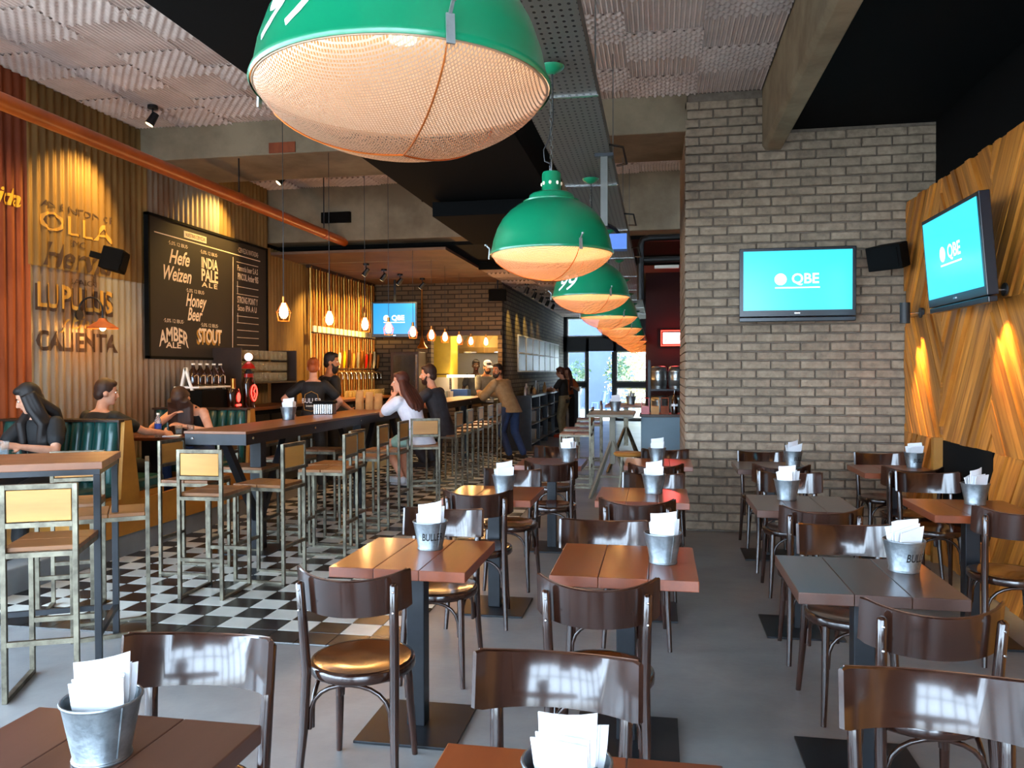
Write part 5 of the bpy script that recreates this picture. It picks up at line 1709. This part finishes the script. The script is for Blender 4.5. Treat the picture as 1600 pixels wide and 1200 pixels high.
# ---- vent on the second beam, terracotta hollow bricks showing in the first
tag(MB().b2(-4.81, -4.37, 10.94, 10.999, 3.73, 3.88).build('air_vent', 'black_paint'), 'small black vent box on the far concrete beam', 'vent')
b1 = bpy.data.objects['trim_1']
for x0, x1, z0, z1 in ((-4.1, -3.8, 3.91, 4.02), (-1.31, -1.13, 3.91, 4.0)):
    MB().b2(x0, x1, 7.985, 8.005, z0, z1).build('hollow_brick', 'rust', b1)

# ================================================================== people
def ik(a, c, l1, l2, pole):
    a, c = Vector(a), Vector(c)
    d = c - a
    L_ = min(d.length, (l1 + l2) * 0.995)
    dn = d.normalized()
    c = a + dn * L_
    x = (l1 * l1 - l2 * l2 + L_ * L_) / (2 * L_)
    h = math.sqrt(max(0.0, l1 * l1 - x * x))
    p = Vector(pole)
    p = (p - dn * p.dot(dn))
    p = p.normalized() if p.length > 1e-5 else Vector((0, 0, -1))
    return a + dn * x + p * h, c
def remesh(o, vox, it=3, fac=0.5):
    m = o.modifiers.new('remesh', 'REMESH')
    m.mode = 'VOXEL'
    m.voxel_size = vox
    m.use_smooth_shade = True
    s = o.modifiers.new('smooth', 'SMOOTH')
    s.iterations = it
    s.factor = fac
def hand(mb, w, d, palm_n, curl, s):
    """palm and five bent fingers; d points along the forearm, palm_n is the palm normal"""
    d = Vector(d).normalized()
    n = Vector(palm_n)
    n = (n - d * n.dot(d)).normalized()
    sd = d.cross(n)
    w = Vector(w)
    c = w + d * 0.045 * s
    mb.loft([(w - d * 0.01, sd * 0.022 * s, n * 0.017 * s), (w + d * 0.03 * s, sd * 0.036 * s, n * 0.016 * s), (w + d * 0.08 * s, sd * 0.04 * s, n * 0.013 * s), (w + d * 0.092 * s, sd * 0.034 * s, n * 0.01 * s)], 10)
    for k, ln in enumerate((0.066, 0.078, 0.072, 0.056)):
        p = w + d * 0.085 * s + sd * (0.03 - k * 0.02) * s
        dir_ = d
        ax = sd
        for seg in range(3):
            R = Matrix.Rotation(curl * (0.5 if seg == 0 else 1.0), 3, ax)
            dir_ = R @ dir_
            q = p + dir_ * ln * s * (0.45, 0.32, 0.25)[seg]
            mb.cap(p, 0.0092 * s, q, 0.0082 * s, 7, 2)
            p = q
    p = w + d * 0.03 * s + sd * 0.03 * s
    q = p + (d * 0.6 + sd * 0.8).normalized() * 0.038 * s - n * 0.004
    mb.cap(p, 0.012 * s, q, 0.0105 * s, 7, 2)
    mb.cap(q, 0.0105 * s, q + (d * 0.95 + sd * 0.25 + n * -0.2 * curl).normalized() * 0.03 * s, 0.0085 * s, 7, 2)

def person(label, loc, rz, hip=0.92, lean=0.0, side=0.0, hands=None, feet=None, head=(0, 0), s=1.0, fem=False, skin='skin_light',
           shirt='cloth_black', sleeve=0.55, pants='jeans', leg_cover=0.97, shoes='shoe_white', hair='hair_brown', style='short', beard=None,
           vox=0.011, poles=None, curl=0.35, tank=False, loose=1.0, turn=0.0, hang=None):
    """faces +Y; hands/feet are (left, right) targets, left is -X"""
    t = thing('person', label, 'person', loc, rz, 'people in the bar')
    P = Vector((0, 0, hip))
    up = Vector((math.sin(side), math.sin(lean) * math.cos(side), math.cos(lean) * math.cos(side))).normalized()
    ct, st = math.cos(turn), math.sin(turn)
    Lx = Vector((ct, st, 0))
    Lx = (Lx - up * Lx.dot(up)).normalized()
    Fw = up.cross(Lx)
    L0, F0 = Vector((1, 0, 0)), Vector((0, 1, 0))
    shw = (0.165 if fem else 0.19) * s
    wa = (0.115 if fem else 0.14) * s
    hipw = (0.165 if fem else 0.155) * s
    tor = lambda k, a=0: [
        (P + up * (-0.09 * s), L0 * (hipw * 0.8 + k), F0 * (0.1 * s + k)),
        (P + up * (0.0), L0 * (hipw + k), F0 * (0.118 * s + k)),
        (P + up * (0.11 * s), Lx * ((hipw + wa) / 2 + k), Fw * (0.105 * s + k)),
        (P + up * (0.2 * s), Lx * (wa + 0.01 + k), Fw * (0.095 * s + k)),
        (P + up * (0.33 * s), Lx * (shw * 0.86 + k), Fw * (0.112 * s + k)) if True else None,
        (P + up * (0.43 * s), Lx * (shw * 0.95 + k), Fw * (0.098 * s + k)),
        (P + up * (0.48 * s), Lx * (shw * 0.78 + k), Fw * (0.075 * s + k)),
        (P + up * (0.515 * s), Lx * (0.075 * s + k), Fw * (0.055 * s + k))]
    neck = P + up * 0.51 * s
    hy, hp = head
    hm = Matrix.Rotation(hy, 3, 'Z') @ Matrix.Rotation(hp, 3, 'X')
    hf = hm @ Vector((0, 1, 0)); hu = hm @ Vector((0, 0, 1)); hr = hm @ Vector((1, 0, 0))
    hc = neck + (up * 0.06 + hu * 0.12 + hf * 0.025) * s
    if hang: hc = neck + Vector(hang)
    H = lambda x, y, z: hc + (hr * x + hf * y + hu * z) * s
    sho = [P + up * 0.445 * s + Lx * sx * shw for sx in (-1, 1)]
    hands = hands or ((-0.22, 0.1, hip - 0.02), (0.22, 0.1, hip - 0.02))
    poles = poles or ((-0.5, -0.7, -0.6), (0.5, -0.7, -0.6))
    feet = feet or ((-0.1, 0, 0.08), (0.1, 0.05, 0.08))
    b = MB()
    b.loft(tor(0), 18)
    # head
    b.sph(hc + (hf * -0.008 + hu * 0.02) * s, (0.074 * s, 0.093 * s, 0.1 * s), 16, 12, hm)
    b.sph(H(0, 0.03, -0.055), (0.056 * s, 0.062 * s, 0.066 * s), 14, 10, hm)
    b.sph(H(0, 0.062, -0.098), (0.028 * s, 0.028 * s, 0.022 * s), 10, 8, hm)
    b.cap(H(0, 0.086, 0.005), 0.0105 * s, H(0, 0.106, -0.032), 0.0145 * s, 8, 3)
    for sx in (-1, 1):
        b.sph(H(sx * 0.076, -0.008, -0.018), (0.011 * s, 0.021 * s, 0.032 * s), 8, 6, hm)
        b.sph(H(sx * 0.034, 0.066, -0.03), (0.022 * s, 0.02 * s, 0.02 * s), 8, 6, hm)
    b.cap(neck - up * 0.03 * s, 0.058 * s, hc - hu * 0.06 * s - hf * 0.012 * s, 0.05 * s, 12, 3)
    arm = (0.285 * s, 0.25 * s)
    sl = MB()
    gap = 0.013 * loose
    for i, sx in enumerate((-1, 1)):
        el, wr = ik(sho[i], hands[i], arm[0], arm[1], poles[i])
        b.cap(sho[i], 0.05 * s, el, 0.038 * s, 12, 3)
        mid = el.lerp(wr, 0.35)
        b.cap(el, 0.038 * s, mid, 0.037 * s, 10, 3)
        b.cap(mid, 0.037 * s, wr, 0.025 * s, 10, 3)
        dd = (wr - el).normalized()
        hand(b, wr, dd, Vector((-sx * 0.7, 0, -0.5)), curl, s)
        if not tank:
            e2 = sho[i].lerp(el, min(1, sleeve / 0.95)) if sleeve < 1 else el
            sl.cap(sho[i] - Lx * sx * 0.02, (0.058 * s + gap), e2, (0.048 * s + gap * 1.3), 12, 2)
            if sleeve > 1:
                sl.cap(el, 0.045 * s + gap, el.lerp(wr, sleeve - 1), 0.036 * s + gap, 12, 2)
    pt = MB(); sh = MB()
    for i, sx in enumerate((-1, 1)):
        hj = P + Vector((sx * 0.088 * s, 0, -0.03 * s))
        kn, an = ik(hj, feet[i], 0.42 * s, 0.42 * s, (sx * 0.15, 1, 0.15))
        b.cap(hj, 0.085 * s, kn, 0.057 * s, 12, 3)
        m2 = kn.lerp(an, 0.3)
        b.cap(kn, 0.055 * s, m2, 0.056 * s, 10, 3)
        b.cap(m2, 0.056 * s, an, 0.037 * s, 10, 3)
        toe = an + Vector((sx * 0.03, 0.17 * s, -0.045 * s))
        b.cap(an + Vector((0, -0.01, -0.03)), 0.035 * s, toe, 0.025 * s, 8, 2)
        k = 0.012
        ext = leg_cover
        if ext > 0.5:
            pt.cap(hj, 0.09 * s + k, kn, 0.064 * s + k, 12, 2)
            pt.cap(kn, 0.062 * s + k, kn.lerp(an, (ext - 0.5) * 2), 0.05 * s + k, 12, 2)
        else:
            pt.cap(hj, 0.092 * s + k, hj.lerp(kn, ext * 2), 0.078 * s + k, 12, 2)
        sh.cap(an + Vector((0, -0.03, -0.045)), 0.043 * s, toe + Vector((0, 0.02, 0.0)), 0.034 * s, 10, 3)
        sh.b2(an.x - 0.042, an.x + 0.042 + sx * 0.01, an.y - 0.07, toe.y + 0.05, an.z - 0.083, an.z - 0.06)
    body = b.build('body', skin, t)
    remesh(body, vox, 2)
    pt.loft([(P + up * -0.08 * s, L0 * (hipw * 0.85), F0 * 0.112 * s), (P, L0 * (hipw + 0.014), F0 * (0.13 * s)), (P + up * 0.1 * s, Lx * (hipw + 0.0), Fw * 0.122 * s)], 16)
    remesh(pt.build('trousers' if leg_cover > 0.5 else 'shorts', pants, t), vox * 1.1, 3)
    remesh(sh.build('shoes', shoes, t), vox, 2)
    sm = MB()
    rr = tor(0.012 * loose)
    if tank:
        rr = rr[1:6]
        sm.loft(rr, 18)
        for sx in (-1, 1):
            sm.cap(P + up * 0.4 * s + Lx * sx * 0.085 * s + Fw * 0.09 * s, 0.014, P + up * 0.5 * s + Lx * sx * 0.095 * s, 0.014, 8, 2)
            sm.cap(P + up * 0.5 * s + Lx * sx * 0.095 * s, 0.014, P + up * 0.4 * s + Lx * sx * 0.09 * s - Fw * 0.09 * s, 0.014, 8, 2)
    else:
        rr[-1] = (rr[-1][0] - up * 0.02, rr[-1][1] * 0.95, rr[-1][2] * 1.0)
        if loose > 1.2:
            rr[0] = (rr[0][0] - up * 0.03, L0 * (hipw + 0.03), F0 * 0.14 * s)
        sm.loft(rr[0:], 18)
        sm.v += []
        sm.add(sl.v, sl.f)
    so = sm.build('tank_top' if tank else 'shirt', shirt, t)
    remesh(so, vox, 4)
    # face
    fe = MB(); ew = MB()
    for sx in (-1, 1):
        ew.sph(H(sx * 0.031, 0.079, 0.004), (0.014 * s, 0.008 * s, 0.008 * s), 8, 6, hm)
        fe.sph(H(sx * 0.031, 0.0855, 0.004), (0.0065 * s, 0.004 * s, 0.0065 * s), 8, 6, hm)
    ew.build('eyes', 'eye_white', t, smooth=180)
    fe.build('irises', 'eye_dark', t, smooth=180)
    br = MB()
    for sx in (-1, 1):
        br.cap(H(sx * 0.016, 0.09, 0.026), 0.0045 * s, H(sx * 0.047, 0.078, 0.028), 0.0035 * s, 6, 2)
    br.build('eyebrows', hair, t, smooth=180)
    MB().sph(H(0, 0.089, -0.066), (0.022 * s, 0.008 * s, 0.007 * s), 10, 6, hm).build('mouth', 'lip', t, smooth=180)
    # hair
    hb = MB()
    hb.sph(H(0, -0.02, 0.034), (0.084 * s, 0.094 * s, 0.1 * s), 16, 12, hm)
    hb.sph(H(0, 0.03, 0.085), (0.066 * s, 0.056 * s, 0.036 * s), 12, 8, hm)
    hb.sph(H(0, -0.055, -0.03), (0.072 * s, 0.055 * s, 0.06 * s), 12, 8, hm)
    if style in ('long', 'back'):
        for sx in (-1, -0.5, 0, 0.5, 1):
            p0 = H(sx * 0.07, -0.05 + 0.03 * abs(sx), 0.01)
            p1 = neck + Lx * sx * 0.08 * s - Fw * 0.085 * s + up * 0.02 * s
            p2 = neck + Lx * sx * 0.085 * s - Fw * 0.125 * s - up * (0.16 + 0.04 * (1 - abs(sx))) * s
            hb.tube([p0, p1, p2, p2 - up * 0.06], [0.045 * s, 0.05 * s, 0.042 * s, 0.015], 8)
    if style == 'long':
        for sx in (-1, 1):
            for dq in (-0.028, 0.0, 0.03):
                p0 = H(sx * 0.066, dq - 0.01, 0.03)
                p1 = H(sx * 0.086, dq + 0.0, -0.09)
                p2 = neck + Lx * sx * 0.105 * s + Fw * (0.075 + dq) * s - up * 0.05 * s
                p3 = neck + Lx * sx * (0.1 - dq * 0.6) * s + Fw * (0.118 + dq * 0.3) * s - up * 0.2 * s
                p4 = p3 - up * (0.1 + dq) * s
                hb.tube([p0, p1, p2, p3, p4], [0.034 * s, 0.04 * s, 0.042 * s, 0.034 * s, 0.012 * s], 8)
    if style == 'veil':
        for k in range(7):
            u = -1 + 2 * k / 6
            p0 = H(u * 0.07, 0.05, 0.07 - 0.02 * abs(u))
            p1 = H(u * 0.09, 0.11 - 0.04 * abs(u), -0.03)
            p2 = p1 + Vector((u * 0.01, 0.0, -0.16)) * s
            p3 = p2 + Vector((0.01 * u, -0.01, -0.14 + 0.03 * abs(u))) * s
            hb.tube([p0, p1, p2, p3], [0.04 * s, 0.042 * s, 0.036 * s, 0.012 * s], 8)
    if style == 'bun':
        hb.sph(H(0, -0.1, 0.05), 0.045 * s, 12, 8)
    if style != 'none':
        remesh(hb.build('hair', hair, t), vox * 0.9, 2)
    if beard:
        bd = MB()
        bd.sph(H(0, 0.045, -0.09), (0.056 * s, 0.05 * s, (0.05 if beard != 'full' else 0.075) * s), 12, 8, hm)
        bd.cap(H(-0.025, 0.093, -0.055), 0.008 * s, H(0.025, 0.093, -0.055), 0.008 * s, 6, 2)
        for sx in (-1, 1):
            bd.cap(H(sx * 0.066, 0.02, -0.03), 0.012 * s, H(sx * 0.05, 0.05, -0.085), 0.018 * s, 6, 2)
        remesh(bd.build('beard', hair, t), vox * 0.8, 1)
    t['head'] = 0
    del t['head']
    return t, H, hm, P, up, Lx, Fw

D = math.radians
# woman in black in the near booth (faces the viewer, looking down to her right)
person('woman in a black shirt with long dark hair sitting in the near booth', (-4.93, 5.76, 0.0), PI, hip=0.74, lean=0.16, hands=((-0.14, 0.42, 1.0), (0.12, 0.46, 0.99)), feet=((-0.1, 0.42, 0.27), (0.1, 0.42, 0.27)),
       head=(D(-48), D(-26)), s=0.95, fem=True, shirt='cloth_black', sleeve=0.6, pants='cloth_black', shoes='shoe_black', hair='hair_black', style='long', poles=((-0.6, -0.2, -0.7), (0.6, -0.2, -0.7)), vox=0.009)
# boy behind the booth back, facing away
person('brown haired boy in a dark shirt seen from behind over the booth back', (-5.06, 6.5, 0.0), D(-12), hip=0.73, lean=0.12, hands=((-0.2, 0.45, 1.0), (0.3, 0.5, 0.99)), feet=((-0.1, 0.4, 0.27), (0.1, 0.4, 0.27)),
       head=(D(-38), D(-8)), s=0.97, shirt='cloth_black', sleeve=0.6, pants='cloth_black', shoes='shoe_black', hair='hair_brown', style='short', poles=((-0.7, -0.1, -0.6), (0.7, -0.1, -0.6)))
# woman with hanging hair
person('woman in a dark tank top bowed over the table, hair hiding her face', (-4.82, 7.78, 0.0), PI, hip=0.75, lean=0.42, hands=((-0.1, 0.4, 1.02), (0.06, 0.42, 1.12)), feet=((-0.1, 0.42, 0.27), (0.1, 0.42, 0.27)),
       head=(D(8), D(-62)), s=1.0, fem=True, shirt='cloth_black', tank=True, pants='jeans', shoes='shoe_black', hair='hair_brown', style='veil', poles=((-0.9, -0.1, -0.5), (0.9, -0.1, -0.5)), vox=0.009)
# bartenders
r = person('ginger haired bartender in a black printed shirt, back to the viewer', (-4.5, 9.95, 0.0), D(14), hip=0.95, lean=0.04, hands=((-0.3, 0.12, 1.02), (0.24, 0.25, 1.05)), feet=((-0.1, 0, 0.08), (0.1, 0.0, 0.08)),
           head=(D(10), D(-14)), s=1.0, fem=True, shirt='cloth_black', sleeve=0.6, pants='cloth_black', shoes='shoe_black', hair='hair_ginger', style='bun', poles=((-0.8, -0.3, -0.3), (0.8, -0.3, -0.3)))
t, H_, hm_, P_, up_, Lx_, Fw_ = r
def back_print(body, z, size, w, m, depth=0.137):
    q = MB()
    vs, fs = text_geo(body, size, bold=0.02)
    k = w / (max(v[0] for v in vs) - min(v[0] for v in vs))
    out = []
    for x, y in vs:
        p = P_ + up_ * (z + y) + Lx_ * (x * k) - Fw_ * (depth - 1.3 * (x * k) ** 2)
        out.append(p)
    q.add(out, fs)
    q.build('shirt_print', m, t)
back_print('BULLER', 0.235, 0.085, 0.25, 'napkin', 0.15)
back_print('brewing co', 0.17, 0.04, 0.14, 'paper_card', 0.15)
q = MB()
q.tube([P_ + up_ * z + Lx_ * x - Fw_ * 0.146 for x, z in ((-0.09, 0.12), (-0.1, 0.2), (-0.08, 0.32), (0, 0.36), (0.08, 0.32), (0.1, 0.2), (0.09, 0.12), (0, 0.1))], 0.004, 5, closed=True)
q.build('shirt_print', 'letter_ochre', t)
person('bearded bartender in a black shirt standing behind the ginger one', (-4.52, 10.5, 0.0), D(-40), hip=0.99, lean=0.02, hands=((-0.25, 0.2, 1.0), (0.26, 0.2, 1.05)), feet=((-0.1, 0, 0.08), (0.1, 0.0, 0.08)),
       head=(D(-38), D(-4)), s=1.05, shirt='cloth_black', sleeve=0.6, pants='cloth_black', shoes='shoe_black', hair='hair_black', style='short', beard='full', skin='skin_tan')
# woman in white at the end of the long table (faces left)
person('woman in a white shirt leaning on the long table, chin on her hand', (-2.72, 8.9, 0.0), D(66), hip=0.83, lean=0.46, hands=((-0.04, 0.38, 1.27), (0.16, 0.5, 1.16)), feet=((-0.09, 0.2, 0.36), (0.1, 0.3, 0.3)),
       head=(D(40), D(-2)), s=0.98, fem=True, shirt='cloth_white', sleeve=0.62, pants='shorts_teal', leg_cover=0.28, shoes='shoe_white', hair='hair_auburn', style='back', poles=((-0.3, 0.75, -0.8), (0.6, 0.3, -0.9)), vox=0.009, loose=1.6, curl=0.9)
# man in the dark shirt
person('man in a dark grey shirt seated at the second bar table', (-2.82, 10.3, 0.0), D(80), hip=0.84, lean=0.3, hands=((-0.22, 0.52, 1.14), (0.1, 0.55, 1.15)), feet=((-0.1, 0.22, 0.38), (0.12, 0.22, 0.38)),
       head=(D(22), D(-4)), s=1.05, shirt='cloth_slate', sleeve=0.62, pants='cloth_slate', shoes='shoe_black', hair='hair_brown', style='short', beard='short', poles=((-0.8, -0.1, -0.7), (0.8, -0.2, -0.7)), vox=0.009, loose=1.3)
# man in beige leaning
person('man in a beige long sleeved shirt leaning on the far end of the bar', (-2.62, 14.2, 0.0), D(62), hip=0.94, lean=0.52, hands=((-0.14, 0.62, 1.16), (0.16, 0.64, 1.16)), feet=((-0.1, -0.05, 0.08), (0.12, -0.2, 0.08)),
       head=(D(92), D(2)), s=1.05, shirt='cloth_beige', sleeve=1.8, pants='jeans', shoes='shoe_black', hair='hair_black', style='short', beard='short', skin='skin_tan', poles=((-0.7, -0.2, -0.8), (0.7, -0.2, -0.8)), loose=2.2)
# cooks
r = person('cook in a grey apron and white cap working in the kitchen hatch', (-3.62, 16.5, 0.0), D(222), hip=0.97, lean=0.16, hands=((-0.1, 0.4, 1.12), (0.12, 0.4, 1.12)), head=(D(-10), D(-24)), s=1.05, shirt='cloth_grey', sleeve=0.7, pants='cloth_black', shoes='shoe_black',
           hair='hair_black', style='short', beard='short', skin='skin_tan', vox=0.013)
t, H_, hm_ = r[:3]
cp = MB(); cp.sph(H_(0, -0.012, 0.07), (0.092, 0.1, 0.075), 14, 10, hm_); cp.box(H_(0, 0.12, 0.055), (0.14, 0.1, 0.01), hm_)
remesh(cp.build('cap', 'cloth_white', t), 0.01, 2)
person('cook in dark clothes at the back of the kitchen', (-3.98, 17.3, 0.0), D(190), hip=0.99, lean=0.06, head=(D(8), D(-10)), s=1.05, shirt='cloth_slate', pants='cloth_black', shoes='shoe_black', hair='hair_black', style='short', skin='skin_dark', vox=0.014)
# waitress and colleague by the corridor counter
person('waitress in a black top and khaki trousers standing at the corridor counter', (-2.2, 18.9, 0.0), D(70), hip=0.9, lean=0.1, hands=((-0.16, 0.4, 1.12), (0.16, 0.38, 1.14)), head=(D(10), D(-14)), s=0.96, fem=True, shirt='cloth_black', pants='cloth_khaki', shoes='shoe_orange',
       hair='hair_auburn', style='bun', vox=0.013)
person('woman with long hair and an orange top behind the corridor counter', (-2.28, 20.45, 0.0), D(178), hip=0.9, lean=0.1, hands=((-0.2, 0.3, 1.15), (0.2, 0.32, 1.12)), head=(D(-12), D(-8)), s=0.95, fem=True, shirt='cloth_orange', pants='cloth_black', shoes='shoe_black',
       hair='hair_auburn', style='long', vox=0.014)
